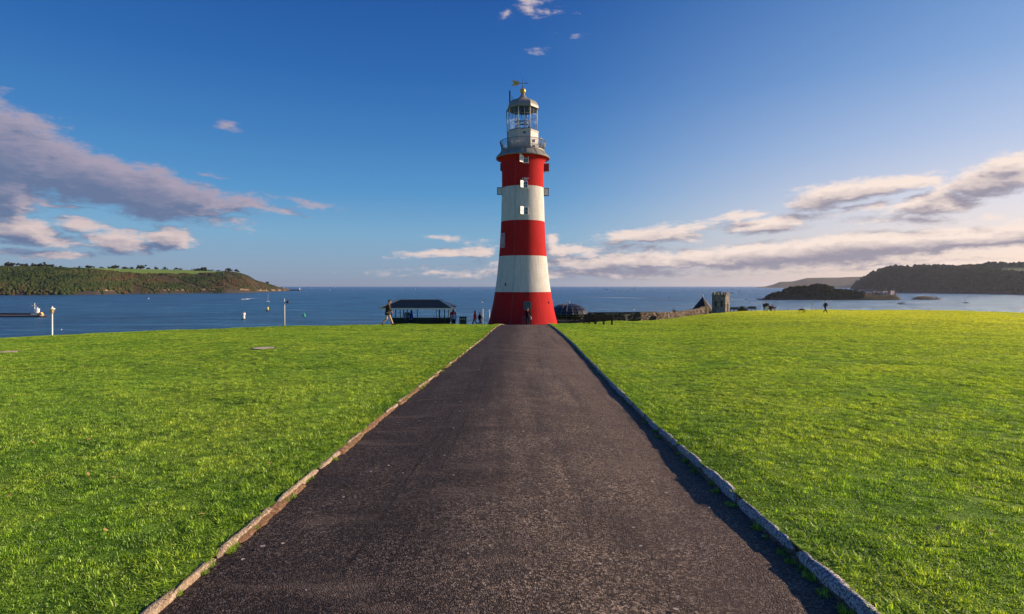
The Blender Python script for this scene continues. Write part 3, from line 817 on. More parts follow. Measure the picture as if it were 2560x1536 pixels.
rngw = np.random.default_rng(21)
def scatter(L_, n, x0, x1, j0, j1, r0, r1, keep=None, zmin=5):
    i0 = np.interp(x0, L_.xs, np.arange(len(L_.xs))); i1 = np.interp(x1, L_.xs, np.arange(len(L_.xs)))
    I = rngw.uniform(i0, i1, n); J = rngw.uniform(j0, j1, n)
    X, Y, Z = L_.point(I, J); nz = fbm(X * .02, Y * .02, 3, 5)
    ok = (Z - SEA_Z) > zmin * .3 + 13 * np.clip((nz - .5) * 9, 0, 1)
    if keep is not None: ok &= keep(X, Y, Z, I, J)
    X, Y, Z = X[ok], Y[ok], Z[ok]; r = rngw.uniform(r0, r1, len(X))
    return np.stack([X, Y, Z + r * .35], -1), r
c1, r1 = scatter(L1, 10500, -400, 330, .0, .93, 4, 8)
c2, r2 = scatter(L1, 7000, 300, 560, .0, .95, 2, 5, keep=lambda X, Y, Z, I, J: fbm(X * .012, Y * .03, 3, 40) > .47)
c3, r3 = scatter(L1, 3000, 540, 690, .03, 1.4, 1.5, 4, keep=lambda X, Y, Z, I, J: fbm(X * .012, Y * .03, 3, 41) > .5, zmin=3)
cc = np.concatenate([c1, c2, c3]); rr_ = np.concatenate([r1, r2, r3])
tone = np.clip(fbm(cc[:, 0] * .012, cc[:, 2] * .03, 3, 50) * 1.5 - .35 + rngw.normal(0, .10, len(cc)), 0, 1)
blobs(cc, rr_, rr_ * 1.05, "woodland", mat_woods, rngw, True, 'autumn trees and scrub covering the slope of the left headland', 'woodland', tone)
c1, r1 = scatter(L2, 9500, 2128, 2990, .02, 1.0, 4.5, 9, zmin=2)
c2, r2 = scatter(L2, 1500, 2128, 2500, 1.0, 2.05, 5, 9, zmin=2)
c3, r3 = scatter(L2, 150, 2135, 2600, 1.92, 2.03, 9, 17, zmin=2); c4, r4 = scatter(L2, 900, 2128, 2990, .05, 1.0, 9, 14, zmin=2)
cc = np.concatenate([c1, c2, c3, c4]); rr_ = np.concatenate([r1, r2, r3, r4])
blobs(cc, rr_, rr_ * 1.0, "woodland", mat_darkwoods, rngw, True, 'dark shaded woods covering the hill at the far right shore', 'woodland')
c1, r1 = scatter(L4, 700, 1915, 2160, .06, 2.0, 1.4, 3.0, zmin=-2)
c2, r2 = scatter(L4, 130, 1960, 2080, .4, 2.0, 3.0, 6.5, zmin=-2); c5, r5 = scatter(L4, 60, 1930, 2160, .8, 2.0, 2.5, 4.2, zmin=-2); c2 = np.concatenate([c2, c5]); r2 = np.concatenate([r2, r5])
cc = np.concatenate([c1, c2]); rr_ = np.concatenate([r1, r2])
blobs(cc, rr_, rr_ * 1.0, "woodland", mat_darkwoods, rngw, False, 'dark bushes and trees covering the small island', 'woodland')

# ================================================================== MATERIALS FOR THINGS
white_paint = pmat("white_paint", (.78, .76, .72), .5, .04, 6, .08)
cream_paint = pmat("cream_paint", (.72, .66, .62), .55, .06, 10, .1)
grey_lead = pmat("grey_lead", (.25, .235, .21), .5, .12, 3, .15)
grey_metal = pmat("grey_metal", (.16, .165, .17), .4, .12, 8, .1, metallic=.4)
black_paint = pmat("black_paint", (.018, .018, .02), .45, .15, 8, .08)
dark_green = pmat("dark_green_paint", (.010, .030, .022), .5, .2, 8, .08)
dark_wood = pmat("dark_wood", (.045, .022, .014), .7, .25, 14, .3, stretch=(1, 6, 6))
gold = pmat("gilding", (.80, .42, .08), .35, .08, 5, .05, metallic=.45)
slate = pmat("roof_slate", (.10, .080, .070), .95, .25, 9, .6, .02)
skin = pmat("skin", (.55, .30, .20), .6, .05, 20, .05)
bronze = pmat("bronze_plaque", (.07, .10, .085), .5, .15, 12, .2, metallic=.3)

mat_glass, nt, out = new_mat("lantern_glass")
gl_ = nt.node('ShaderNodeBsdfGlossy', {'Color': (1, 1, 1, 1), 'Roughness': .03})
tp = nt.node('ShaderNodeBsdfTransparent', {'Color': (.86, .92, .96, 1)})
lw = nt.node('ShaderNodeLayerWeight', {'Blend': .25})
nt.set(out.inputs[0], nt.node('ShaderNodeMixShader', {0: nt.math('MULTIPLY_ADD', lw.outputs[0], .15, .015, clamp=True), 1: tp, 2: gl_}))
mat_pane = pmat("dark_glass", (.015, .022, .035), .12, .1, 3, .0, spec=.8)

def wall_paint(name, base, streak):
    m, nt, out = new_mat(name)
    tc = nt.node('ShaderNodeTexCoord'); P = tc.outputs['Object']
    sx = nt.node('ShaderNodeSeparateXYZ', {0: P})
    ang = nt.math('ARCTAN2', sx.outputs[0], nt.math('MULTIPLY', sx.outputs[1], -1))
    cyl = nt.node('ShaderNodeCombineXYZ', {0: nt.math('MULTIPLY', ang, 3.0), 1: sx.outputs[2], 2: 0.0})
    bk = nt.node('ShaderNodeTexBrick', {'Vector': cyl, 'Scale': 1.0, 'Mortar Size': .012, 'Mortar Smooth': .6, 'Brick Width': .75, 'Row Height': .37})
    n1 = nt.noise(nt.mapping(cyl, scale=(2.2, .22, 1)), 2.0, 6, .65)
    n2 = nt.noise(P, 7, 5, .65); n3 = nt.noise(P, 1.1, 4, .6)
    c = nt.mix(nt.ramp(n1, [(.42, 0), (.66, .8)]), base, streak)
    c = nt.mix(nt.ramp(n3, [(.35, .35), (.6, 0)]), c, tuple(x * .72 for x in base))
    c = nt.mix(nt.math('MULTIPLY', bk.outputs['Fac'], .36), c, tuple(x * .55 for x in base))
    h = nt.math('ADD', nt.math('MULTIPLY', n2, .35), nt.math('MULTIPLY', bk.outputs['Fac'], -.6))
    p = nt.node('ShaderNodeBsdfPrincipled', {'Base Color': c, 'Roughness': .8, 'Specular IOR Level': .06, 'Normal': nt.bump(h, .5, .02)})
    nt.set(out.inputs[0], p); return m
red_wall = wall_paint("red_masonry_paint", (.50, .024, .026), (.37, .018, .020))
white_wall = wall_paint("white_masonry_paint", (.69, .645, .625), (.52, .49, .44))

# ================================================================== LIGHTHOUSE
TG = float(lawn_z(TX, TY))
def zt(y): return EYE - (y - HY) / F * TY     # world height of picture row y at the tower's axis
def mt(p): return p / F * TY
lh = empty("lighthouse", (TX, TY, TG), 0, "tall tapering lighthouse with red and white bands at the end of the path", "lighthouse")
def Lz(y): return zt(y) - TG
prof = [(825, 94.5), (814, 88.5), (800, 84), (780, 79), (760, 74.8), (745, 72), (730, 70), (712, 67), (690, 64.2), (665, 61.8), (642, 59.6), (620, 57.8), (600, 56.6), (580, 55.4), (556, 54.4),
        (530, 53.6), (500, 52.8), (472, 52.2), (450, 52.2), (430, 52.4), (415, 53), (408, 53.8), (404, 55.5), (401, 60), (399, 64.5)]
pr = [(mt(r), Lz(y)) for y, r in prof]
pr = [(pr[0][0] * 1.03, -.4)] + pr
mats_ = []
for j in range(len(pr) - 1):
    ym = pr[j + 1][1] - .01; 
    lvl = [Lz(730), Lz(642), Lz(556), Lz(472)]
    k = sum(ym > l + .001 for l in lvl); mats_.append(k % 2)
m = MB(); m.lathe(pr, 96, mats=mats_)
tw = m.build("tower_wall", [red_wall, white_wall], lh, smooth=True); smooth_by_angle(tw, 35)
def tr(y):   # wall radius at picture row y
    ys = [p[0] for p in prof][::-1]; rs_ = [p[1] for p in prof][::-1]; return mt(float(np.interp(y, ys, rs_)))
# cornice: lead covered ledge under the gallery
cp = [(mt(66.5), Lz(399)), (mt(67), Lz(397)), (mt(65), Lz(393.5)), (mt(61), Lz(389)), (mt(56.5), Lz(385)), (mt(54.5), Lz(382.5)), (mt(55.5), Lz(382)), (mt(55.5), Lz(380)), (mt(20), Lz(380))]
m = MB(); m.lathe(cp, 96, caps=False); co_ = m.build("cornice", grey_lead, lh); smooth_by_angle(co_, 30)
for k in range(16):
    a = 2 * math.pi * k / 16 + .12
    m = MB(); m.tube([(math.cos(a) * r, math.sin(a) * r, z + .01) for r, z in cp[1:6]], .03, 6)
    m.build("seam_roll", grey_metal, co_, smooth=True)
# gallery railing
rb, rt_, zb, z1 = mt(53), mt(57.5), Lz(380), Lz(357)
for nm, zz, rr_, tk in (("top_rail", z1, rt_, .028), ("bottom_rail", zb + .08, rb + .01, .02)):
    m = MB(); n = 64; m.tube([(math.cos(2 * math.pi * k / n) * rr_, math.sin(2 * math.pi * k / n) * rr_, zz) for k in range(n + 1)], tk, 6, caps=False)
    rail_o = m.build(nm, grey_metal, lh, smooth=True)
m = MB()
for k in range(104):
    a = 2 * math.pi * k / 104
    big = k % 13 == 0
    m.tube([(math.cos(a) * (rb + (rt_ - rb) * t ** 2), math.sin(a) * (rb + (rt_ - rb) * t ** 2), zb + (z1 - zb) * t) for t in (0, .5, 1)], .030 if big else .019, 5)
m.build("railing", grey_metal, lh, smooth=True)
# lantern house (octagonal)
ph0 = R(-90 + 27.4)       # corner angles measured from the face towards the path
def octa(prof, name, mat, parent=lh, caps=True, ang=25):
    m = MB(); m.lathe(prof, 8, phase=ph0, caps=caps); o = m.build(name, mat, parent); return smooth_by_angle(o, ang)
Rm = mt(40.0)
mur = octa([(Rm, Lz(381)), (Rm, Lz(335.5)), (Rm * 1.03, Lz(335)), (Rm * 1.03, Lz(333)), (Rm * .94, Lz(331))], "lantern_base", pmat("grey_cream_paint", (.52, .47, .45), .6, .08, 3, .1))
Rg = mt(37.0); gz0, gz1 = Lz(330.5), Lz(268)
octa([(Rg * 1.02, gz0 - .18), (Rg * 1.05, gz0 - .02), (Rg * 1.02, gz0 + .06), (Rg * .9, gz0 + .06)], "lantern_sill", grey_metal)
def oc(k, r, z): a = ph0 + k * math.pi / 4; return Vector((r * math.cos(a), r * math.sin(a), z))
m = MB(); bars = MB()
for k in range(8):
    m.tube([oc(k, Rg, gz0), oc(k, Rg, gz1 + .1)], .045, 6)
    a0, a1 = oc(k, Rg, 0), oc(k + 1, Rg, 0)
    mid = (a0 + a1) / 2
    bars.tube([mid + Vector((0, 0, gz0)), mid + Vector((0, 0, gz1))], .022, 6)
    for f in (0.0, .30, .62, 1.0):
        z = gz0 + (gz1 - gz0) * f
        bars.tube([a0 + Vector((0, 0, z)), a1 + Vector((0, 0, z))], .022 if 0 < f < 1 else .04, 6)
m.build("corner_post", cream_paint, lh, smooth=True)
bars.build("glazing_bars", pmat("grey_bar_paint", (.34, .33, .33), .6, .08, 6, .05), lh, smooth=True)
m = MB()
for k in range(8):
    a0, a1 = oc(k, Rg * .985, gz0), oc(k + 1, Rg * .985, gz0)
    dz = Vector((0, 0, gz1 - gz0)); m.add([a0, a1, a1 + dz, a0 + dz], [(0, 1, 2, 3)])
m.build("lantern_glazing", mat_glass, lh, recalc=False)
# inside: floor, chandelier of candles
m = MB(); m.lathe([(Rg * .9, gz0 - .05), (Rg * .9, gz0)], 8, phase=ph0); m.build("lantern_floor", grey_lead, lh)
m = MB(); m.lathe([(Rg * .985, Lz(275.4) - .07), (Rg * .5, Lz(275.4) - .06), (.05, Lz(275.4) - .05)], 8, phase=ph0, caps=False); m.build("lantern_ceiling", black_paint, lh)
m = MB()
for rr_, zz in ((.78, gz0 + .62), (.78, gz0 + 1.02), (.42, gz0 + 1.02)):
    m.tube([(rr_ * math.cos(2 * math.pi * k / 20), rr_ * math.sin(2 * math.pi * k / 20), zz) for k in range(21)], .035, 6, caps=False)
for k in range(10):
    a = 2 * math.pi * k / 10; c_, s_ = math.cos(a), math.sin(a)
    m.tube([(.78 * c_, .78 * s_, gz0 + .05), (.78 * c_, .78 * s_, gz0 + 1.02), (0, 0, gz0 + 2.5)], .014, 5)
ch = m.build("chandelier", black_paint, lh, smooth=True)
for k in range(24):
    a = 2 * math.pi * k / 24; zz = gz0 + (.62 if k % 2 else 1.02)
    m = MB(); m.tube([(.80 * math.cos(a), .80 * math.sin(a), zz), (.80 * math.cos(a), .80 * math.sin(a), zz + .24)], .035, 6)
    m.build("candle", white_paint, ch, smooth=True)
# roof
rp = [(245, 590), (247, 583), (241, 545), (222, 500), (198, 474), (170, 458), (135, 444), (100, 430), (74, 413), (54, 392), (40, 370), (30, 352), (24, 340)]
rpf = [(mt(r / 6.182) * 1.02, Lz(180 + y / 6.182)) for r, y in rp]
octa([(rpf[0][0] * .9, rpf[0][1] - .02), (rpf[0][0] * 1.03, rpf[0][1] - .02)] + rpf, "lantern_roof", grey_lead, ang=30)
zball = Lz(180 + 298 / 6.182)
m = MB(); m.lathe([(.11, rpf[-1][1] - .1), (.15, rpf[-1][1]), (.10, rpf[-1][1] + .08), (.10, zball - .2)], 16); m.ball((0, 0, zball), mt(7.4), 20, 14); m.build("ball_finial", gold, lh, smooth=True)
m = MB(); zv = Lz(180 + 176 / 6.182); ztp = Lz(180 + 100 / 6.182)
m.tube([(0, 0, zball + .25), (0, 0, ztp)], [.05, .02], 6)
vane = m.build("vane_rod", black_paint, lh, smooth=True)
m = MB(); m.tube([(-.95, 0, zv), (mt(11), 0, zv)], .03, 6)
m.prism([(mt(12), .02, zv), (mt(10), .02, zv + .10), (mt(10), .02, zv - .10)], (0, 0, 0), (0, -.04, 0)); m.build("arrow_shaft", black_paint, vane)
x0, x1 = mt(-(657 - 478) / 6.182), mt(-(657 - 600) / 6.182)
m = MB(); fl = []
top = [(x1, .02), (x1 - .15, .28)]
nz_ = 5
for q in range(nz_):
    xa = x1 - .15 - (x1 - .15 - x0 - .12) * (q + .5) / nz_; fl.append((xa + .04, .24)); fl.append((xa, .30))
poly = [(x1, 0)] + [(x1 - .12, .26)] + fl + [(x0, .33), (x0 + .30, 0), (x0, -.33)] + [(a, -b) for a, b in fl[::-1]] + [(x1 - .12, -.26)]
m.prism([(a, .02, zv + b) for a, b in poly], (0, 0, 0), (0, -.04, 0)); m.build("arrow_tail", gold, vane)
# flue pipe with stays
fx = mt((456 - 657) / 6.182)
m = MB(); m.tube([(fx, -.5, Lz(283)), (fx, -.5, Lz(180 + 318 / 6.182))], .075, 8); flue = m.build("flue_pipe", black_paint, lh, smooth=True)
m = MB(); m.tube([(fx, -.5, Lz(180 + 385 / 6.182)), (mt(-22), -.3, Lz(250))], .018, 5); m.tube([(fx, -.5, Lz(180 + 420 / 6.182)), (mt(-24), -.3, Lz(252.5))], .015, 5); m.build("stay", black_paint, flue)
m = MB(); m.tube([(mt(-38.5), -.45, Lz(278)), (mt(-41), -.5, Lz(284)), (mt(-40), -.5, Lz(296)), (mt(-37), -.5, Lz(372))], .05, 6); m.build("downpipe", grey_metal, lh, smooth=True)
m = MB(); m.box((mt(3.2), -Rm * .925, Lz(341)), (mt(7), .04, mt(4))); m.build("vent", mat_pane, mur)
# lamp box on the gallery, right
for zz_, hh_ in ((370, 13), (353, 7)):
    m = MB(); m.box((mt(43.5), -1.0, Lz(zz_)), (mt(4.5), .3, mt(hh_)), bev=.03); m.build("floodlight", white_paint, lh)

def at_wall(theta, y, out_=0.0):
    """point and frame on the wall; theta from the side facing the path, + to the right"""
    r = tr(y) + out_; n = Vector((math.sin(theta), -math.cos(theta), 0)); t = Vector((math.cos(theta), math.sin(theta), 0))
    return n * r + Vector((0, 0, Lz(y))), n, t
def basis(n, t): 
    M = Matrix((t, n, Vector((0, 0, 1)))).transposed().to_4x4(); return M
def window(xc, y0, y1, w_px, shut=None, shut_mat=white_paint, hinges=1):
    yc = (y0 + y1) / 2; th = math.asin(max(-1, min(1, mt(xc - 1307) / tr(yc)))); p, n, t = at_wall(th, yc)
    w, h = mt(w_px), mt(y1 - y0); B = Matrix.Translation(p) @ basis(n, t)
    m = MB(); m.M = B
    for sx_ in (-1, 1): m.box((sx_ * w / 2, .01, 0), (.07, .14, h + .07))
    m.box((0, .01, h / 2), (w - .07, .138, .07)); m.box((0, .03, -h / 2 - .02), (w + .14, .20, .08))
    m.box((0, .0, 0), (.03, .10, h - .07)); m.box((0, .0, 0), (w - .07, .096, .03))
    fr_ = m.build("window", white_paint, lh)
    m = MB(); m.M = B; m.box((0, .0, 0), (w - .02, .06, h - .01)); m.build("pane", mat_pane, fr_)
    if shut:
        ang, sw = shut
        hg = p + n * .08 - t * (w / 2 + .03)
        d = (-t * math.cos(ang) + n * math.sin(ang)); nn = d.cross(Vector((0, 0, 1)))
        M2 = Matrix((d, nn, Vector((0, 0, 1)))).transposed().to_4x4()
        m = MB(); m.M = Matrix.Translation(hg + d * sw / 2) @ M2
        m.box((0, 0, .03), (sw, .05, h + .06), bev=.01)
        s_ = m.build("shutter", shut_mat, lh)
        m = MB(); m.M = Matrix.Translation(hg + d * sw / 2) @ M2
        for q in (-1, 1): m.box((0, q * .035, .03), (sw * .5, .02, .055))
        m.build("shutter_bolt", black_paint, s_)
window(1313.3, 399.5, 418.5, 11, (R(38), .56))
window(1312.6, 463.5, 479, 9, (R(42), .50))
window(1313.3, 526, 543.5, 9.5, (R(42), .56))
# side shutters, standing open at right angles to the wall
red_paint = pmat("red_paint", (.30, .014, .016), .5, .08, 8, .08)
def side_shutter(sg, y0, y1, wpx, mt_, edge):
    yc = (y0 + y1) / 2; r = tr(yc); h = mt(y1 - y0); w = mt(wpx)
    m = MB(); m.box((sg * (r + w / 2), -.22, Lz(yc)), (w, .06, h)); s_ = m.build("shutter", mt_, lh)
    m = MB()
    for zz in (-1, 1): m.box((sg * (r + w / 2), -.22, Lz(yc) + zz * (h / 2 + .03)), (w + .08, .12, .06))
    m.box((sg * (r + w + .02), -.22, Lz(yc)), (.05, .12, h)); m.build("shutter_edge", edge, s_)
    m = MB(); m.box((sg * (r + .02), .1, Lz(yc)), (.16, .5, h)); m.build("window", mat_pane, lh)
side_shutter(1, 411, 430, 12, red_paint, white_paint)
side_shutter(-1, 411, 427, 2.5, red_paint, red_paint)
side_shutter(1, 473, 490, 11, cream_paint, black_paint)
side_shutter(-1, 471, 487, 11, cream_paint, black_paint)
# long pale loft door, closed, on the left of the middle red band
p, n_, t_ = at_wall(math.asin(-48 / 56.5), 604); pink = pmat("faded_pink_paint", (.42, .25, .30), .6, .08, 6, .1)
m = MB(); m.M = Matrix.Translation(p) @ basis(n_, t_); m.box((0, .06, 0), (.80, .12, mt(36)), bev=.015); dr = m.build("loft_door", pink, lh)
for zz in (-1, 1):
    m = MB(); m.M = Matrix.Translation(p) @ basis(n_, t_); m.box((.12, .135, zz * mt(11.5)), (.34, .03, .07)); m.build("hinge", black_paint, dr)
# ventilation slits
for (x, y0, y1, wpx) in ((1264, 708, 719.5, 2.0), (1316, 734, 742, 1.6), (1369.3, 753, 764, 2.4)):
    yc = (y0 + y1) / 2; th = math.asin(mt(x - 1307) / tr(yc)); p, n_, t_ = at_wall(th, yc)
    slope = math.atan2(tr(y0) - tr(y1), mt(y1 - y0))
    m = MB(); m.box((0, .0, 0), (.11, .05, mt(y1 - y0)), rot=(-slope * .9 * -1, 0, 0)); m.M = Matrix.Identity(4)
    m2 = MB(); m2.M = Matrix.Translation(p) @ basis(n_, t_); m2.v = []; m2.add(m.v, m.f); m2.build("slit", black_paint, lh)
# plaque above the door, and the door
p, n_, t_ = at_wall(math.asin(9.5 / 76.5), 762)
sl = math.atan2(tr(770) - tr(753), mt(17))
m = MB(); m.box((0, .04, 0), (mt(15.5), .10, mt(17.5)), rot=(sl, 0, 0), bev=.01); m2 = MB(); m2.M = Matrix.Translation(p) @ basis(n_, t_); m2.add(m.v, m.f); pl = m2.build("plaque", bronze, lh)
m = MB(); m.box((0, .03, 0), (mt(17.5), .08, mt(19.5)), rot=(sl, 0, 0)); m2 = MB(); m2.M = Matrix.Translation(p) @ basis(n_, t_); m2.add(m.v, m.f); m2.build("plaque_frame", grey_metal, pl)
p, n_, t_ = at_wall(.08, 800); sl2 = math.atan2(tr(812) - tr(785), mt(27))
m = MB(); m.box((0, .06, -.35), (1.0, .22, 2.0), rot=(sl2, 0, 0)); m2 = MB(); m2.M = Matrix.Translation(p) @ basis(n_, t_); m2.add(m.v, m.f); dr = m2.build("door", red_paint, lh)
# conductor strip
pts_ = []
for y in range(812, 400, -12): q_, nn_, _ = at_wall(R(-21), y, .02); pts_.append(q_)
m = MB(); m.tube(pts_, .009, 5); m.build("conductor", grey_metal, lh)
# date over the second window
def text_mesh(txt, size, name, mat, parent, M, ext=.012):
    cu = bpy.data.curves.new(name, 'FONT'); cu.body = txt; cu.size = size; cu.align_x = 'CENTER'; cu.align_y = 'CENTER'; cu.extrude = ext; cu.offset = .012
    to = bpy.data.objects.new(name, cu); COL.objects.link(to)
    dg = bpy.context.evaluated_depsgraph_get(); me = bpy.data.meshes.new_from_object(to.evaluated_get(dg))
    bpy.data.objects.remove(to); me.materials.clear(); me.materials.append(mat)
    o = bpy.data.objects.new(name, me); COL.objects.link(o); o.parent = parent; o.matrix_local = M; return o
p, n_, t_ = at_wall(math.asin(5 / 52.5), 458.3, .03)
Mx = Matrix((t_, Vector((0, 0, 1)), n_)).transposed().to_4x4()
text_mesh("1759", .40, "date_numerals", white_paint, lh, Matrix.Translation(p) @ Mx)

# ================================================================== SHELTER
SY = 60.0
sg = gz(WX(1045, SY), SY) + .05
sh = empty("shelter", (WX(1046.5, SY), SY, sg), 0, "long open promenade shelter with dark hipped slate roof left of the lighthouse", "shelter")
def sx(px): return WX(px, SY) - sh.location.x
def sz(py): return EYE - (py - HY) / F * SY - sg
dep = 1.6
x0, x1, xa, xb = sx(958.5), sx(1135.5), sx(1000), sx(1098); ze, zr = sz(769), sz(749.5)
m = MB(); m.add([(x0, -dep, ze), (x1, -dep, ze), (x1, dep, ze), (x0, dep, ze), (xa, 0, zr), (xb, 0, zr)], [(0, 1, 5, 4), (1, 2, 5), (2, 3, 4, 5), (3, 0, 4), (3, 2, 1, 0)])
rf = m.build("roof", slate, sh)
m = MB()
for a, b in (((x0, -dep), (xa, 0)), ((x1, -dep), (xb, 0)), ((x0, dep), (xa, 0)), ((x1, dep), (xb, 0))): m.tube([(a[0], a[1], ze + .04), (b[0], b[1], zr + .04)], .12, 6)
m.tube([(xa, 0, zr + .02), (xb, 0, zr + .02)], .05, 6); m.build("ridge_flashing", cream_paint, rf)
m = MB(); th_ = .16
m.box((0 + (x0 + x1) / 2, -dep, ze - th_ / 2 - .005), (x1 - x0, .06, th_)); m.box(((x0 + x1) / 2, dep, ze - th_ / 2 - .005), (x1 - x0, .06, th_))
for xx in (x0 + .03, x1 - .03): m.box((xx, 0, ze - th_ / 2 - .008), (.066, 2 * dep - .06, th_)) 
m.build("fascia", cream_paint, rf)
posts = [(985, -1.3, .09, dark_green), (995.5, -1.3, .09, dark_green), (999.5, .2, .08, dark_green), (1003.5, 1.2, .09, dark_green), (1048.5, -1.3, .08, dark_green), (1087, 1.2, .07, white_paint), (1098, .2, .13, dark_wood), (1115, -1.3, .10, dark_green), (1119, .9, .12, cream_paint)]
for (px, yy, w, mt_) in posts:
    h = ze - .05; m = MB(); m.box((sx(px), yy, h / 2), (w, w, h), bev=.01); m.box((sx(px), yy, h - .12), (w * 1.9, w * 1.9, .06)); p_ = m.build("post", mt_, sh)
m = MB(); zt_ = sz(795.5)
m.box((sx(1053), .0, zt_ / 2), (sx(1127) - sx(979), .08, zt_)); m.box((sx(1053), 0, zt_ + .02), (sx(1127) - sx(979), .14, .04))
for px in (985, 1010, 1048, 1088, 1120): m.box((sx(px), -.06, zt_ / 2), (.1, .05, zt_ - .02))
m.build("back_panel", dark_green, sh)
for px in (1105,):
    m = MB(); m.box((sx(px), -.6, .42), (1.9, .5, .05)); m.box((sx(px), -.36, .75), (1.9, .05, .32)); 
    for q in (-.85, .85): m.box((sx(px) + q, -.6, .2), (.07, .45, .4))
    m.build("seat", dark_wood, sh)

# bin by the shelter
b0 = Vector((WX(1157.5, 59), 59, gz(WX(1157.5, 59), 59) + .03))
bn = empty("litter_bin", b0, 0, "square dark green bin with three round white holes beside the shelter", "bin")
zt2 = EYE - (792 - HY) / F * 59 - b0.z; wb = 17 / F * 59
m = MB(); m.box((0, 0, zt2 / 2 - .03), (wb, .5, zt2 - .06), bev=.02); m.build("body", dark_green, bn)
m = MB(); m.box((0, 0, zt2 - .03), (wb + .05, .55, .06), bev=.01); m.build("lid", dark_green, bn)
for q in (-.21, 0, .19):
    m = MB(); m.tube([(q, -.255, zt2 - .24), (q, -.262, zt2 - .24)], .055, 12); m.build("round_label", white_paint, bn)

# ================================================================== LAMPS AND POSTS
def lantern_post(px, py_top, py_base, Y, label):
    X = WX(px, Y); g0 = gz(X, Y); zt_ = EYE - (py_top - HY) / F * Y - g0
    o = empty("street_lamp", (X, Y, g0), 0, label, "street lamp")
    s_ = (py_base - py_top) / F * Y          # visible height
    u_ = s_ / 77.0                            # metres per photo pixel
    zl = zt_ - 18.5 * u_
    m = MB(); m.tube([(0, 0, 0), (0, 0, .5), (0, 0, .55), (0, 0, zl)], [.11, .11, 1.7 * u_, 1.5 * u_], 12); m.build("pole", white_paint, o, smooth=True)
    m = MB(); m.lathe([(2.0 * u_, zl - .01), (3.2 * u_, zl + 1.5 * u_), (4.2 * u_, zl + 3 * u_), (5.3 * u_, zl + 10.4 * u_)], 6); m.build("lamp_glass", pmat("amber_lamp_glass", (.50, .36, .22), .3, .1, 6, .05), o)
    m = MB()
    for k in range(6):
        a = 2 * math.pi * k / 6; m.tube([(4.2 * u_ * math.cos(a), 4.2 * u_ * math.sin(a), zl + 3 * u_), (5.4 * u_ * math.cos(a), 5.4 * u_ * math.sin(a), zl + 10.6 * u_)], .35 * u_, 4)
    m.build("lamp_frame", dark_wood, o)
    m = MB(); m.lathe([(6.8 * u_, zl + 10.4 * u_), (6.8 * u_, zl + 11.2 * u_), (3.2 * u_, zl + 14 * u_), (1.6 * u_, zl + 15.6 * u_), (1.1 * u_, zl + 16.2 * u_), (1.3 * u_, zl + 17.0 * u_), (.3 * u_, zl + 18.6 * u_)], 12); m.build("lamp_cap", cream_paint, o, smooth=True)
    return o
lantern_post(130.5, 765.5, 843, 72, "white street lamp with a lantern head on the left brow of the lawn")
def pole_light(px, y0, Y, label):
    X = WX(px, Y); g0 = gz(X, Y); z = EYE - (y0 - HY) / F * Y - g0
    o = empty("lamp_post", (X, Y, g0), 0, label, "lamp post")
    m = MB(); m.tube([(0, 0, 0), (0, 0, z * .8), (0, 0, z)], [.085, .06, .035], 8); m.build("pole", cream_paint, o, smooth=True)
    zz = EYE - (756.5 - HY) / F * Y - g0
    m = MB(); m.tube([(-.05, 0, zz), (.32, 0, zz + .02)], .022, 6); m.build("bracket", black_paint, o)
    m = MB(); m.lathe([(.05, zz + .20), (.19, zz + .02), (.17, zz - .06), (.05, zz - .1)], 10, c=(.36, 0, 0)); m.build("lamp_head", black_paint, o, smooth=True)
pole_light(711, 747, 60, "tall thin pale pole with a small black lamp arm above the left lawn")
def white_post(px, y0, Y, label):
    X = WX(px, Y); g0 = gz(X, Y); z = EYE - (y0 - HY) / F * Y - g0
    o = empty("bollard", (X, Y, g0), 0, label, "post", "white round-topped posts left of the lighthouse")
    m = MB(); m.tube([(0, 0, 0), (0, 0, z - .1)], .05, 10); m.build("pole", white_paint, o, smooth=True)
    m = MB(); m.ball((0, 0, z - .07), .08); m.build("knob", white_paint, o, smooth=True)
white_post(1207, 773, 66, "white round-topped post standing clear left of the lighthouse")
white_post(1223.5, 774.5, 67, "white round-topped post partly hidden by the left edge of the lighthouse")

# ================================================================== BENCHES
def bench(loc, rz, L_, mat, label, group=None, hh=.82, back=True):
    o = empty("park_bench", loc, rz, label, "bench", group)
    m = MB()
    for k in range(4): m.box((0, -.18 + .125 * k, .43), (L_, .10, .035), bev=.006)
    m.build("seat", mat, o)
    m = MB()
    for k in range(4): m.box((0, .27 + .02 * k, .50 + .105 * k), (L_, .035, .100), bev=.006)
    m.build("backrest", mat, o)
    for q in (-L_ / 2 + .06, 0, L_ / 2 - .06):
        m = MB(); m.box((q, -.16, .2), (.07, .07, .42)); m.box((q, .26, hh / 2), (.07, .07, hh)); m.box((q, .05, .38), (.07, .40, .06)); m.build("leg", mat, o)
    for q in (-L_ / 2 + .03, L_ / 2 - .03):
        m = MB(); m.box((q, .02, .62), (.07, .5, .05)); m.box((q, -.2, .5), (.06, .06, .22)); m.build("armrest", mat, o)
    return o
def gpt(px, Y): X = WX(px, Y); return Vector((X, Y, float(lawn_z(X, Y))))
bench(gpt(1509, 50), R(182), 1.55, dark_wood, "dark wooden bench on the grass right of the lighthouse, the nearer of the pair")
bench(gpt(1473, 51.5), R(182), 1.1, dark_wood, "dark wooden bench beside the lighthouse, the farther of the pair")

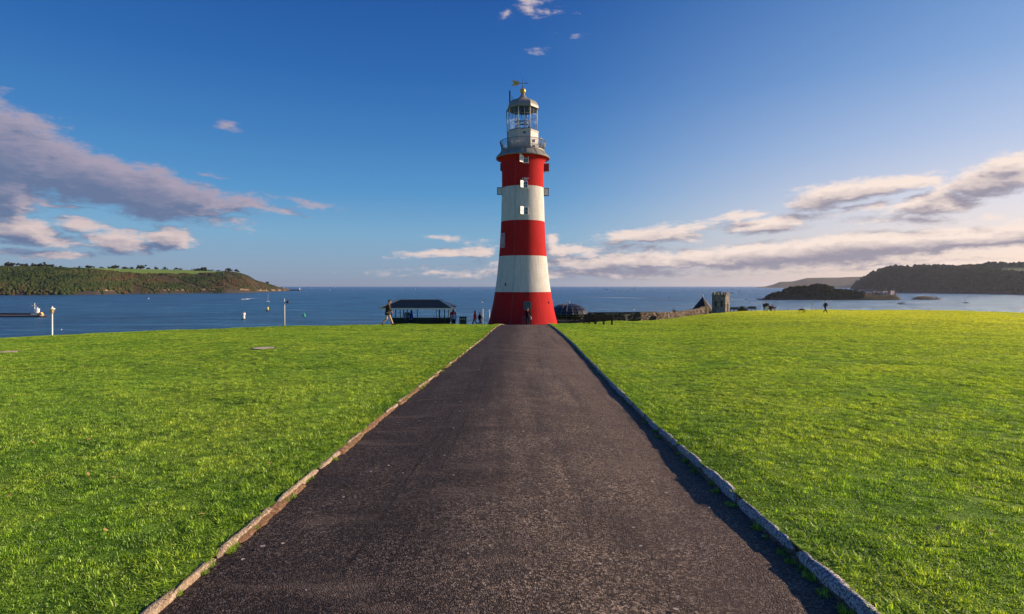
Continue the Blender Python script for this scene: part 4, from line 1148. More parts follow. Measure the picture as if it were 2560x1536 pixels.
# ================================================================== STONE WALL
def masonry(name, sc_, stops, mort=(.035, .032, .030), bd=.05):
    m, nt, out = new_mat(name)
    P = nt.node('ShaderNodeTexCoord').outputs['Object']
    wv = nt.vmath('ADD', P, nt.vmath('MULTIPLY', nt.noise(P, 2.5, 3, .6, out=1), (.25, .25, .25)))
    st = nt.mapping(wv, scale=(1, 1, 1.7))
    v1 = nt.vor(st, sc_, 'F1', 'Color'); v2 = nt.vor(st, sc_, 'DISTANCE_TO_EDGE')
    s_ = nt.node('ShaderNodeSeparateColor', {0: v1})
    c = nt.ramp(s_.outputs[0], stops)
    n_ = nt.noise(P, 9, 5, .7); c = nt.mix(nt.ramp(n_, [(.35, .6), (.6, 0)]), c, (.03, .03, .028))
    c = nt.mix(nt.mrange(v2, .0, .09, .85, 0), c, mort)
    h = nt.math('ADD', nt.mrange(v2, 0, .2, 0, 1), nt.math('MULTIPLY', n_, .4))
    p = nt.node('ShaderNodeBsdfPrincipled', {'Base Color': c, 'Roughness': .95, 'Specular IOR Level': .1, 'Normal': nt.bump(h, 1, bd)})
    nt.set(out.inputs[0], p); return m
mat_wall = masonry("rubble_stone", 2.6, [(0, (.045, .038, .036)), (.35, (.12, .09, .075)), (.7, (.30, .19, .15)), (.9, (.40, .36, .30)), (1, (.24, .25, .12))])
mat_castle = masonry("grey_stone_blocks", 2.4, [(0, (.22, .20, .19)), (.5, (.36, .33, .30)), (1, (.52, .46, .39))], mort=(.12, .11, .10))
wallpts = [(1380, 86.5, 801), (1440, 86.3, 801), (1462, 86.1, 800), (1468, 86, 783.5), (1475, 86, 783.3), (1540, 85.5, 783.2), (1600, 85.5, 782.5), (1650, 88, 781), (1690, 92, 779.5), (1730, 97, 774.5), (1755, 100, 768.5), (1771, 102, 766.5)]
rw = random.Random(3)
V_ = []; F_ = []
xs_ = np.linspace(1380, 1771, 150); 
Ys_ = np.interp(xs_, [p[0] for p in wallpts], [p[1] for p in wallpts]); ty_ = np.interp(xs_, [p[0] for p in wallpts], [p[2] for p in wallpts])
for i, (a, Yy, tt) in enumerate(zip(xs_, Ys_, ty_)):
    X = WX(a, Yy); g0 = gz(X, Yy) - .5; zt_ = EYE - (tt - HY) / F * Yy + (float(vnoise(np.array(a * .35), np.array(1.), 3)) - .5) * .10 
    for k in range(7):
        z = g0 + (zt_ - g0) * k / 6; j = (float(vnoise(np.array(a * .3), np.array(k * 1.7), 6)) - .5) * .14
        V_.append((X, Yy - .22 + j, z))
    V_.append((X, Yy + .25, zt_ + .01)); V_.append((X, Yy + .3, g0))
nk = 9
for i in range(len(xs_) - 1):
    for k in range(nk - 1): a_ = i * nk + k; F_.append((a_, a_ + nk, a_ + nk + 1, a_ + 1))
F_.append(tuple(range(nk))[::-1]); F_.append(tuple((len(xs_) - 1) * nk + k for k in range(nk)))
wo0 = Vector((0, 0, 0))
wl_o = empty("stone_wall", on_ground(1560, 84), 0, "long rubble stone wall running from behind the lighthouse up to the small tower", "wall")
o = raw_mesh("wall", np.array(V_) - np.array(wl_o.location), F_, mat_wall, wl_o, smooth=False)
bm = bmesh.new(); bm.from_mesh(o.data); bmesh.ops.recalc_face_normals(bm, faces=bm.faces[:]); bm.to_mesh(o.data); bm.free()
# coping, doorway recess shade painted dark, opening painted sunlit with lintel, bright end pier
def wp(px): Y = float(np.interp(px, [p[0] for p in wallpts], [p[1] for p in wallpts])); return WX(px, Y), Y, EYE - (float(np.interp(px, [p[0] for p in wallpts], [p[2] for p in wallpts])) - HY) / F * Y
def onw(px): X, Y, z = wp(px); return Vector((X, Y, z)) - wl_o.location
m = MB(); m.tube([onw(p_) + Vector((0, 0, .02)) for p_ in (1470, 1540, 1600, 1640)], .14, 6); m.build("coping", pmat("slate_coping", (.05, .045, .045), .9, .2, 3, .5, .03), wl_o)
m = MB(); c_ = onw(1628); m.box((c_.x, c_.y - .28, c_.z - 1.05), (1.35, .12, 1.05)); m.build("door", pmat("recess_shade", (.035, .033, .04), .8, .2, 6, .4), wl_o)
m = MB(); c_ = onw(1565); m.box((c_.x, c_.y - .32, c_.z - .92), (.34, .16, 1.1), bev=.02); m.build("opening", pmat("sunlit_opening", (.62, .42, .26), .9, .12, 5, .4), wl_o)
m = MB(); m.box((c_.x + .12, c_.y - .34, c_.z - .28), (.85, .24, .17), bev=.03); m.build("lintel", pmat("pale_lintel", (.50, .40, .33), .9, .12, 5, .4), wl_o)
m = MB(); c_ = onw(1765); m.box((c_.x - .35, c_.y - .34, c_.z - .80), (1.0, .35, 1.75), bev=.05); m.build("end_pier", pmat("pale_pier_render", (.60, .42, .24), .9, .18, 3, .5, .03), wl_o)

# ================================================================== SMALL CASTELLATED TOWER
CY = 108.0
ccx = WX(1802, CY); cg = gz(ccx, CY)
ct = empty("castle_turret", (ccx, CY, cg), R(-38), "square battlemented stone turret at the upper end of the wall", "tower")
ch_ = EYE - (735 - HY) / F * CY - cg; cw = 33 / F * CY; cd = cw
m = MB(); m.box((0, 0, ch_ / 2 - .4), (cw, cd, ch_ + .2)); bd = m.build("wall", mat_castle, ct)
zt3 = ch_ - .3
m = MB(); m.box((0, 0, zt3 + .06), (cw + .22, cd + .22, .16), bev=.03); m.build("string_course", mat_castle, ct)
for k in range(4):
    xx = -cw / 2 + cw * (k + .5) / 4
    for q in (-1, 1):
        m = MB(); m.box((xx, q * (cd / 2 - .04), zt3 + .36), (cw / 4 * .58, .24, .44), bev=.02); m.build("merlon", mat_castle, ct)
for k in (1, 2, 3):
    for q in (-1, 1):
        m = MB(); m.box((q * (cw / 2 - .04), -cd / 2 + cd * k / 4, zt3 + .36), (.24, cd / 4 * .58, .44), bev=.02); m.build("merlon", mat_castle, ct)
for q in (-.55, .55):
    m = MB(); m.box((q, -cd / 2 - .004, ch_ * .50), (.42, .06, 1.1)); w_ = m.build("window", pmat("blocked_window", (.05, .05, .055), .9, .2, 4, .4), ct)
    m = MB(); m.box((q, -cd / 2 - .04, ch_ * .50 + .62), (.62, .10, .12)); m.build("window_lintel", mat_castle, w_)
m = MB(); m.box((cw / 2 + .004, .05, .85), (.06, .85, 2.1)); m.build("door", pmat("dark_doorway", (.012, .010, .010), .9, .1, 4, 0), ct)
m = MB(); m.box((0, -.1, -.08), (cw + .9, cd + 1.0, .5), bev=.04); m.build("plinth", mat_castle, ct)

# conical roofed pavilion
py_ = 112.0; pX = WX(1757, py_); pg = gz(pX, py_)
pv = empty("pavilion", (pX, py_, pg), 0, "small pavilion with a steep dark pointed roof left of the stone turret", "pavilion")
za = EYE - (743 - HY) / F * py_ - pg; zb_ = EYE - (778 - HY) / F * py_ - pg; rr_ = 29 / F * py_
m = MB(); m.lathe([(rr_, zb_), (.06, za)], 10, phase=.3); rfo = m.build("roof", pmat("dark_slate", (.045, .028, .024), .7, .25, 4, .6, .04), pv)
m = MB(); m.lathe([(rr_ * .86, -.8), (rr_ * .86, zb_ - .01)], 10, phase=.3); m.build("wall", mat_wall, pv)
m = MB(); m.lathe([(.10, za - .1), (.13, za), (.05, za + .15), (.13, za + .28), (.02, za + .52)], 8); m.build("finial", cream_paint, rfo, smooth=True)
# glass dome beyond the wall
DY = 118.0; dX = WX(1420.5, DY); dg_ = gz(dX, DY)
dm = empty("dome", (dX, DY, dg_), R(8), "faceted dark glass dome behind the wall, right of the lighthouse", "dome")
def dz(y): return EYE - (y - HY) / F * DY - dg_
dr_ = lambda p: p / F * DY
dprof = [(30, 803), (40, 795), (46.5, 789), (49, 784), (45, 776.5), (37, 769), (26, 763.5), (12, 760.5), (3, 760)]
m = MB(); m.lathe([(dr_(r), dz(y)) for r, y in dprof], 20); dgl = m.build("dome_glass", pmat("smoked_glass", (.020, .020, .026), .22, .2, 2, .05, spec=.7), dm)
m = MB()
for k in range(20):
    a = 2 * math.pi * k / 20; m.tube([(dr_(r) * 1.012 * math.cos(a), dr_(r) * 1.012 * math.sin(a), dz(y)) for r, y in dprof], .035, 4)
for r, y in dprof[1:-2]:
    m.tube([(dr_(r) * 1.012 * math.cos(2 * math.pi * k / 20), dr_(r) * 1.012 * math.sin(2 * math.pi * k / 20), dz(y)) for k in range(21)], .03, 4, caps=False)
m.build("dome_ribs", pmat("bronze_ribs", (.16, .12, .10), .5, .15, 4, .1), dm)
m = MB(); m.lathe([(dr_(30) * .97, -.5), (dr_(30) * .97, dz(803) + .02)], 20); m.build("drum", grey_lead, dm)
m = MB(); m.box((.0, 0, dz(757.5)), (.45, .35, .42), bev=.05); m.tube([(.1, 0, dz(757)), (.42, 0, dz(752))], .04, 5); m.tube([(-.1, 0, dz(757)), (-.16, 0, dz(754))], .04, 5); m.build("dome_vent", cream_paint, dm)

# ================================================================== PEOPLE
def cloth(name, c): return pmat(name, c, .9, .12, 25, .2, spec=.1)
def remesh(o, vox, sm=4):
    r = o.modifiers.new("skin_over", 'REMESH'); r.mode = 'VOXEL'; r.voxel_size = vox; r.use_smooth_shade = True
    s_ = o.modifiers.new("soften", 'SMOOTH'); s_.factor = .5; s_.iterations = sm
POSES = {
 'walk': dict(hip=.90, legs=[[(.0, .09, .90), (.17, .10, .50), (.33, .10, .10)], [(.0, -.09, .90), (-.04, -.10, .48), (-.36, -.10, .17)]], toes=[(.50, .10, .06), (-.27, -.10, .04)],
              arms=[[(.0, .20, 1.40), (-.16, .26, 1.14), (-.10, .25, .90)], [(.0, -.20, 1.40), (.10, -.26, 1.14), (.27, -.23, .96)]]),
 'stand': dict(hip=.90, legs=[[(0, .10, .90), (.02, .11, .50), (0, .12, .09)], [(0, -.10, .90), (.03, -.11, .50), (.02, -.12, .09)]], toes=[(.17, .14, .04), (.18, -.14, .04)],
              arms=[[(0, .20, 1.40), (-.02, .26, 1.12), (.06, .26, .87)], [(0, -.20, 1.40), (-.02, -.27, 1.12), (.07, -.25, .87)]]),
 'sit': dict(hip=.50, legs=[[(0, .10, .52), (.43, .12, .52), (.42, .12, .09)], [(0, -.10, .52), (.43, -.12, .52), (.44, -.12, .09)]], toes=[(.59, .13, .04), (.60, -.13, .04)],
              arms=[[(0, .20, 1.02), (.05, .26, .76), (.30, .18, .66)], [(0, -.20, 1.02), (.05, -.26, .76), (.30, -.18, .66)]]),
}
def person(loc, rz, h, pose, top, leg, hairc, label, hood=None, cap=None, shoe=black_paint, long_coat=0.0, lean=.0, group=None, vox=.014, long_hair=False):
    P = POSES[pose]; k = h / 1.75
    o = empty("person", loc, rz, label, "person", group); o.scale = (k, k, k)
    hz = P['hip']; sh_z = P['arms'][0][0][2]; 
    def L_(p):  # lean the upper body forward
        x, y, z = p; t = max(0, (z - hz)) ; return (x + lean * t, y, z)
    hd = Vector(L_((.03, 0, sh_z + .23))); nk = Vector(L_((0, 0, sh_z + .03)))
    m = MB()
    m.ball(hd, (.092, .076, .118), 16, 12); m.ball(hd + Vector((.02, 0, -.06)), (.07, .055, .06), 12, 8)
    m.tube([hd + Vector((.085, 0, .02)), hd + Vector((.112, 0, -.02)), hd + Vector((.088, 0, -.035))], [.010, .017, .012], 6)
    for q in (-1, 1): m.ball(hd + Vector((-.005, q * .078, -.005)), (.020, .012, .032), 8, 6)
    m.tube([nk - Vector((0, 0, .08)), nk + Vector((.012, 0, .12))], [.062, .052], 10)
    m.tube([L_((0, 0, hz - .02)), L_((0, 0, hz + .25)), L_((0, 0, sh_z - .03))], [.13, .12, .14], 12)
    for A, Lg, q in zip(P['arms'], P['legs'], (1, -1)):
        a = [Vector(L_(p)) for p in A]; m.tube(a, [.050, .042, .028], 10)
        d = (a[2] - a[1]).normalized(); sdv = Vector((0, 1, 0)); fw = d.cross(sdv).normalized()
        palm = a[2] + d * .055; m.tube([a[2], a[2] + d * .03, palm + d * .03], [.028, .034, .036], 8)
        for f_, ln in zip((-.030, -.011, .010, .029), (.062, .074, .070, .054)):
            b_ = palm + d * .035 + fw * f_; c1_ = b_ + d * ln * .55; m.tube([b_, c1_, c1_ + (d * .8 - sdv * q * .55).normalized() * ln * .5], [.0105, .0100, .0085], 6)
        tb = a[2] + d * .03 + fw * .030; m.tube([tb, tb + (d + fw * .9).normalized() * .04, tb + (d * 1.3 + fw * .6).normalized() * .07], [.012, .011, .009], 6)
        l = [Vector(p) for p in Lg]; m.tube(l, [.085, .060, .040], 10)
    body = m.build("body", skin, o); remesh(body, vox * .8, 2)
    for q in (-1, 1):
        m = MB(); m.ball(hd + Vector((.084, q * .032, .012)), (.010, .013, .008), 8, 6); m.build("eye", black_paint, o)
    m = MB(); m.box(hd + Vector((.084, 0, -.062)), (.012, .042, .010), bev=.004); m.build("mouth", cloth("lip", (.35, .12, .10)), o)
    # top
    m = MB()
    m.tube([L_((0, 0, hz - .02 - long_coat)), L_((0, 0, hz + .05)), L_((0, 0, hz + .28)), L_((0, 0, sh_z - .06)), L_((0, 0, sh_z + .035))], [.175 + long_coat * .12, .168, .160, .178, .085], 14)
    m.tube([L_((0, -.17, sh_z - .02)), L_((0, .17, sh_z - .02))], [.072, .072], 10)
    for A in P['arms']:
        a = [Vector(L_(p)) for p in A]; m.tube([a[0], a[1], a[2] - (a[2] - a[1]) * .06], [.078, .064, .050], 10); m.ball(a[1], .064, 8, 6)
    co2 = m.build("coat" if long_coat else "jacket", top, o); remesh(co2, vox, 5)
    m = MB()
    m.ball((0, 0, hz), (.14, .165, .11), 12, 8)
    for Lg in P['legs']:
        l = [Vector(p) for p in Lg]; m.tube([l[0], l[1], l[2] - (l[2] - l[1]) * .02], [.108, .080, .062], 10); m.ball(l[1], .080, 8, 6)
    tr_ = m.build("trousers", leg, o); remesh(tr_, vox, 5)
    for Lg, T in zip(P['legs'], P['toes']):
        a = Vector(Lg[2]); t = Vector(T); bk = a + (a - t) * .28; bk.z = a.z - .04
        m = MB(); m.tube([bk, a + Vector((0, 0, -.03)), t], [.040, .048, .036], 10); m.ball(t, (.055, .045, .034), 8, 6); m.build("shoe", shoe, o, smooth=True)
    if hairc is not None:
        m = MB(); m.ball(hd + Vector((-.022, 0, .028)), (.092, .086, .108), 14, 10)
        if long_hair: m.tube([hd + Vector((-.05, 0, .02)), hd + Vector((-.085, 0, -.12)), hd + Vector((-.09, 0, -.26))], [.080, .085, .05], 10)
        m.build("hair", hairc, o, smooth=True)
    if hood is not None:
        m = MB(); m.ball(hd + Vector((-.035, 0, .01)), (.115, .11, .14), 14, 10); m.tube([hd + Vector((-.04, 0, -.06)), nk], [.10, .12], 10); hh = m.build("hood", hood, o); remesh(hh, .02, 3)
    if cap is not None:
        m = MB(); m.ball(hd + Vector((-.01, 0, .072)), (.112, .098, .062), 14, 10); m.ball(hd + Vector((.10, 0, .052)), (.068, .062, .012), 12, 6); m.build("cap", cap, o, smooth=True)
    return o
def pground(px, Y, lift=0.0):
    X = WX(px, Y); return Vector((X, Y, float(lawn_z(X, Y)) + lift))
black_c = cloth("black_cloth", (.014, .014, .018)); navy = cloth("navy_cloth", (.012, .018, .05)); blue_c = cloth("royal_blue_cloth", (.010, .03, .24))
olive = cloth("brown_tweed", (.050, .036, .024)); beige = cloth("beige_cotton", (.52, .38, .26)); red_c = cloth("red_cloth", (.50, .010, .014)); grey_c = cloth("grey_cloth", (.12, .14, .17))
pale_blue = cloth("pale_blue_cloth", (.30, .40, .62)); dark_hair = cloth("dark_hair", (.018, .012, .010)); white_hair = cloth("white_hair", (.62, .58, .54)); blond = cloth("blond_hair", (.58, .40, .20)); jeans = cloth("jeans", (.045, .055, .085)); brown_shoe = cloth("brown_leather", (.14, .045, .022))
grey_hair = cloth("grey_hair", (.16, .16, .17)); white_c = cloth("white_cloth", (.66, .64, .62))
g_ = pground(969, 40.2, .0)
person(g_, 0.08, 1.80, 'walk', olive, beige, grey_hair, "man in a flat cap, long brown coat and beige trousers striding over the left lawn", cap=cloth("cap_tweed", (.11, .06, .04)), shoe=brown_shoe, long_coat=.16, lean=.16, vox=.012)
sgz = gz(WX(1022, 58.9), 58.9) + .03
person((WX(1018, 58.9), 58.9, sgz), R(-60), 1.80, 'stand', grey_c, jeans, dark_hair, "person in a dark grey top standing in the shelter next to the blue jacket")
person((WX(1028.5, 58.7), 58.7, sgz), R(-150), 1.72, 'stand', blue_c, navy, dark_hair, "person in a royal blue hooded jacket standing in the shelter", hood=blue_c)
person((WX(1136, 58.8), 58.8, gz(WX(1136, 58.8), 58.8) + .03), R(-120), 1.52, 'stand', pale_blue, navy, dark_hair, "person in a pale blue top standing at the right end of the shelter")
person((WX(1133, 61.6), 61.6, gz(WX(1133, 61.6), 61.6) + .03), R(-90), 1.98, 'stand', red_c, navy, None, "person in a bright red hood behind the pale blue top at the shelter end", hood=red_c)
person((WX(1187.5, 58), 58, gz(WX(1187.5, 58), 58) + .03), R(160), 1.58, 'walk', red_c, black_c, None, "person in a red hooded coat walking between the bin and the white post", hood=red_c, long_coat=.10)
person((WX(1199.5, 58.4), 58.4, gz(WX(1199.5, 58.4), 58.4) + .03), R(20), 1.48, 'walk', black_c, black_c, blond, "blond child in black clothes beside the red coat and the white post", long_hair=True)
pf = person((WX(1319, 57.3), 57.3, gz(WX(1319, 57.3), 57.3) + .04), R(85), 1.84, 'walk', black_c, black_c, grey_hair, "person in black clothes walking to the foot of the lighthouse at the path's end")
m = MB(); m.box((.0, -.33, .80), (.10, .16, .26), bev=.03); m.tube([(0, -.33, .93), (.03, -.30, 1.02), (.05, -.28, .93)], .012, 5)
bag = m.build("carrier_bag", white_c, None); bag.location = pf.location; bag.rotation_euler = (0, 0, R(85)); tag(bag, "small white bag held in the right hand of the black-clad person by the lighthouse", "bag")
person(pground(2063, 88), 0.15, 1.84, 'walk', black_c, black_c, white_hair, "white-haired person in black walking over the right lawn behind the dog", lean=.14)
gp = lambda px, Y: pground(px, Y, .0)
person(gp(1911, 109), R(-80), 1.70, 'stand', black_c, grey_c, dark_hair, "shorter standing person in a dark top, left of the group on the right brow")
person(gp(1917.5, 108), R(-100), 1.88, 'stand', cloth("dark_brown_cloth", (.05, .022, .02)), white_c, dark_hair, "tall standing person in a brown top and pale trousers on the right brow")
person(gp(1924.5, 110), R(-90), 1.75, 'sit', black_c, navy, dark_hair, "person in black sitting next to the tall standing person on the right brow")
person(gp(1931, 110), R(-60), 1.75, 'sit', cloth("russet_cloth", (.20, .07, .04)), beige, dark_hair, "person in a russet top sitting at the right end of the group on the brow")
bench(gp(1927.5, 110.2), R(180), 1.5, dark_wood, "dark bench under the two sitting people on the right brow", back=True)

# dog
dl = pground(2003, 88)
dog = empty("dog", dl, R(-3), "dark brown dog sniffing the grass with its nose down on the right lawn", "dog")
m = MB()
m.tube([(-.34, 0, .50), (-.15, 0, .48), (.10, 0, .50), (.28, 0, .52)], [.105, .105, .135, .12], 12)
m.tube([(.28, 0, .54), (.44, 0, .44), (.52, 0, .28)], [.095, .070, .065], 10)
m.tube([(.50, 0, .30), (.56, 0, .18), (.62, 0, .09)], [.072, .055, .034], 10)
for q in (-1, 1):
    m.tube([(.46, q * .07, .34), (.50, q * .10, .24), (.49, q * .10, .18)], [.012, .026, .012], 6)
    fx_ = .24 + q * .10
    m.tube([(.24, q * .085, .46), (fx_, q * .09, .26), (fx_ + .02, q * .09, .05)], [.062, .036, .026], 8); m.ball((fx_ + .05, q * .09, .03), (.05, .032, .026), 8, 6)
    bx_ = -.34 - q * .09
    m.tube([(-.30, q * .08, .46), (bx_ + .10, q * .09, .31), (bx_ - .06, q * .09, .20), (bx_ - .02, q * .09, .04)], [.085, .055, .030, .024], 8); m.ball((bx_ + .02, q * .09, .025), (.05, .03, .024), 8, 6)
m.tube([(-.40, 0, .54), (-.55, 0, .58), (-.68, 0, .55)], [.032, .022, .010], 8)
d_ = m.build("body", cloth("dog_coat", (.060, .018, .010)), dog); remesh(d_, .014, 4); dog.scale = (1.05,) * 3

# gulls
def gull(px, py, Y, label, rz=0):
    c_ = W3(px, py, Y); o = empty("gull", c_, rz, label, "bird"); o.scale = (.55,) * 3
    m = MB(); m.ball((0, 0, 0), (.20, .065, .065), 10, 8); m.ball((.20, 0, .03), (.05, .035, .035), 8, 6); m.tube([(.24, 0, .03), (.29, 0, .02)], [.012, .003], 5); m.build("body", white_paint, o, smooth=True)
    for q in (-1, 1):
        m = MB(); m.prism([(.09, q * .04, .03), (-.08, q * .04, .03), (-.12, q * .22, .24), (-.06, q * .40, .30), (.03, q * .20, .24)], (0, 0, 0), (0, 0, .012)); m.build("wing", grey_c, o)
    return o
gull(1206, 756, 45, "grey and white gull flying over the water left of the lighthouse", R(80))
gull(1586, 775, 60, "gull in flight over the water beyond the stone wall", R(60))

# ================================================================== SMALL THINGS ON THE BROW
bench(gpt(1835, 111), R(176), 1.55, dark_wood, "dark bench just right of the stone turret")
bench(gpt(1878, 112), R(176), 1.6, dark_wood, "dark bench right of the planter on the brow")
pt = empty("planter", gpt(1856, 111.5), 0, "low dark planter with a rounded shrub between two benches", "planter")
m = MB(); m.box((0, 0, .22), (1.5, .7, .44), bev=.04); m.build("box", dark_wood, pt)
leaf_mat = woods_mat("leaf_green", [(0, (.03, .055, .012)), (.5, (.07, .11, .025)), (1, (.13, .16, .05))])
def leaf_cloud(name, cx_, rad, n, leaf, mat, parent, rng, flat=1.0):
    th = rng.random(n) * 6.283; cz = rng.uniform(-1, 1, n); r = rng.random(n) ** .4
    nn = np.stack([np.sqrt(1 - cz ** 2) * np.cos(th), np.sqrt(1 - cz ** 2) * np.sin(th), cz * flat], -1) * r[:, None] * rad + cx_
    a = rng.normal(size=(n, 3)); a /= np.linalg.norm(a, axis=1)[:, None]; b = np.cross(a, rng.normal(size=(n, 3))); b /= np.linalg.norm(b, axis=1)[:, None]
    v = np.stack([nn - a * leaf, nn + b * leaf * .5, nn + a * leaf, nn - b * leaf * .5], 1).reshape(-1, 3)
    return raw_mesh(name, v, np.arange(4 * n).reshape(-1, 4), mat, parent, attrs={'br': np.repeat(rng.random(n), 4)})
lr = np.random.default_rng(5)
leaf_cloud("foliage", np.array([0, 0, .6]), np.array([.7, .4, .38]), 700, .07, leaf_mat, pt, lr)
shl = wp(1685); shr = empty("shrub", Vector(shl) + Vector((0, .1, -.1)), 0, "spiky wild shrub growing from the top of the stone wall", "shrub")
vs, fs = [], []
for k in range(90):
    a = lr.uniform(0, 6.28); e = lr.uniform(.4, 1.5); L_ = lr.uniform(.3, .75); d = Vector((math.cos(a) * math.cos(e), math.sin(a) * math.cos(e), math.sin(e))); sd_ = Vector((-math.sin(a), math.cos(a), 0)) * .022
    b0_ = Vector((lr.uniform(-.25, .25), lr.uniform(-.1, .1), 0)); b = len(vs); vs += [b0_ - sd_, b0_ + sd_, b0_ + d * L_]; fs.append((b, b + 1, b + 2))
raw_mesh("leaves", np.array([v[:] for v in vs]), fs, leaf_mat, shr, attrs={'br': lr.random(len(vs))})
m = MB(); m.tube([(0.15, 0, 0), (.17, 0, 1.3)], [.02, .012], 5); m.ball((.17, 0, 1.32), (.05, .05, .08), 6, 5); m.build("stalk", dark_wood, shr)
for px, lab in ((1892, "thin dark post between the bench and the group on the right brow"), (1949, "thin dark post just right of the group on the brow"), (1971, "thin dark post alone on the brow, left of the dog")):
    q = gpt(px, 116); o = empty("fence_post", q, 0, lab, "post"); m = MB(); m.box((0, 0, .35), (.07, .07, .75), bev=.01); m.box((0, 0, .74), (.10, .10, .05)); m.build("shaft", black_paint, o)
lantern_post(2032, 756, 776, 124, "small white lamp with a dark lantern on the right brow behind the dog")
for (hx, hy, hr), lab in zip(COVERS, ("pale round cover set in the middle of the left lawn", "pale round cover set in the lawn at the far left edge")):
    o = empty("manhole_cover", (hx, hy, float(lawn_z(hx, hy)) + .004), 0, lab, "manhole cover")
    m = MB(); m.lathe([(hr, -.03), (hr, .022), (hr - .03, .026)], 28); m.build("cover", pmat("pale_concrete", (.52, .40, .33), .9, .1, 12, .3), o)
    m = MB(); m.lathe([(hr + .015, -.03), (hr + .05, -.03), (hr + .05, .02), (hr + .015, .02), (hr + .015, -.03)], 28, caps=False); m.build("rim", pmat("dark_iron", (.03, .028, .026), .8, .1, 9, .2), o)

# pale flecks and leaves on the asphalt
vs, fs = [], []
for k in range(120):
    Y = 2.6 + 14 * lr.random() ** 1.4; X = lr.uniform(-1.7, 1.7) + .028 * (Y - 3); s_ = lr.uniform(.006, .018); a = lr.uniform(0, 6.28); z = gz(X, Y) + .022
    b = len(vs)
    for q in range(5): vs.append((X + s_ * math.cos(a + q * 1.257) * lr.uniform(.6, 1.2), Y + s_ * 1.0 * math.sin(a + q * 1.257), z + lr.uniform(0, .005)))
    fs.append(tuple(range(b, b + 5)))
fl_ = raw_mesh("litter", np.array(vs), fs, pmat("pale_fleck", (.40, .33, .29), .8, .2, 30, 0)); tag(fl_, "small pale flecks and leaf scraps scattered on the asphalt", "litter", kind='stuff')

vs, fs = [], []
for k in range(260):
    Y = 2.6 + 26 * lr.random() ** 1.3; X = lr.uniform(-1, 1) * Y * .9
    if -2.2 < X < 2.5: continue
    s_ = lr.uniform(.010, .022); a = lr.uniform(0, 6.28); z = float(lawn_z(X, Y)) + .022; tl = lr.uniform(-.6, .6)
    b = len(vs)
    for q in range(6):
        r_ = s_ * (1.4 if q % 3 == 0 else .8); vs.append((X + r_ * math.cos(a + q * 1.047), Y + r_ * math.sin(a + q * 1.047), z + r_ * tl * math.cos(q * 1.047)))
    fs.append(tuple(range(b, b + 6)))
lf_ = raw_mesh("fallen_leaves", np.array(vs), fs, pmat("dead_leaf", (.50, .30, .10), .9, .3, 4, 0)); tag(lf_, "small tan fallen leaves scattered over the lawn", "leaves", kind='stuff')

# ================================================================== TREES ON THE SKYLINES
def tree(L_, px, w_px, h_px, mat, label, group, pine=False, rng=lr, J=2.0):
    I = float(np.interp(px, L_.xs, np.arange(len(L_.xs)))); X, Y, Z = [float(a) for a in L_.point(np.array(I), np.array(J))]
    w = w_px / F * Y; h = h_px / F * Y
    o = empty("tree", (X, Y, Z - .5), rng.uniform(0, 6), label, "tree", group)
    m = MB(); m.tube([(0, 0, -1), (.1, 0, h * .35), (w * .08, 0, h * .75)], [h * .045, h * .03, h * .012], 6)
    for q in range(3): a = q * 2.1; m.tube([(.1, 0, h * .35), (math.cos(a) * w * .28, math.sin(a) * w * .28, h * .7)], [h * .022, h * .008], 5)
    m.build("trunk", dark_wood, o)
    n = 14 if w_px < 14 else 24
    cz = h * (.66 if pine else .50); fl = .26 if pine else .42
    ct_ = np.stack([rng.normal(0, w * .24, n), rng.normal(0, w * .2, n), (cz if pine else h * .42) + rng.normal(0, h * (fl * .35 if pine else .2), n)], -1)
    ct_[:, 2] = np.clip(ct_[:, 2], h * (.34 if pine else .1), h * .9)
    r = rng.uniform(.14, .24, n) * min(w, h * 1.3) if pine else rng.uniform(.20, .34, n) * h
    k = len(ICO1_V); jit = 1 + (rng.random((n, k)) - .5) * .5
    v = (ICO1_V[None] * jit[..., None] * r[:, None, None] * np.array([1, 1, .75]) + ct_[:, None, :]).reshape(-1, 3)
    f = (ICO1_F[None] + (np.arange(n) * k)[:, None, None]).reshape(-1, 3)
    nl = 260; li = rng.integers(0, n, nl); d = rng.normal(size=(nl, 3)); d /= np.linalg.norm(d, axis=1)[:, None]
    c_ = ct_[li] + d * r[li][:, None] * rng.uniform(.9, 1.35, nl)[:, None]; a = rng.normal(size=(nl, 3)) * r.mean() * .22; b = rng.normal(size=(nl, 3)) * r.mean() * .22
    lv = np.stack([c_, c_ + a, c_ + b], 1).reshape(-1, 3); lf = np.arange(3 * nl).reshape(-1, 3) + len(v)
    raw_mesh("crown", np.concatenate([v, lv]), np.concatenate([f, lf]), mat, o, attrs={'br': np.concatenate([np.repeat(rng.random(n) * .6, k), rng.random(3 * nl) * .6])})
    return o
ORD = "first second third fourth fifth sixth seventh eighth ninth tenth eleventh twelfth thirteenth fourteenth fifteenth sixteenth seventeenth eighteenth nineteenth twentieth".split()
GL = "trees on the skyline of the left headland"
for qi, (px, w, h) in enumerate(((25, 17, 8), (57, 20, 7.5), (86.5, 12, 7), (101, 12, 4.5), (114, 24, 8.5), (150, 12, 3.5), (199, 10, 3), (219, 10, 5), (229, 12, 4.5), (254, 10, 3), (275, 8, 4), (288, 13, 5.5), (312, 14, 4), (327, 12, 3.5), (354, 14, 7), (371, 6, 3.5), (392, 10, 4.5), (413, 10, 4.5), (441, 9, 4), (451, 7, 3))):
    tree(L1, px, w * 1.25, h * 1.5, mat_darkwoods, "dark tree on the skyline of the left headland, %s from the left edge" % ORD[qi], GL)
tree(L1, 495, 18, 7, mat_darkwoods, "left and lower half of the wedge-shaped copse at the end of the green field", None, J=1.9)
tree(L1, 508, 16, 10, mat_darkwoods, "right and taller half of the wedge-shaped copse at the end of the green field", None, J=1.9)
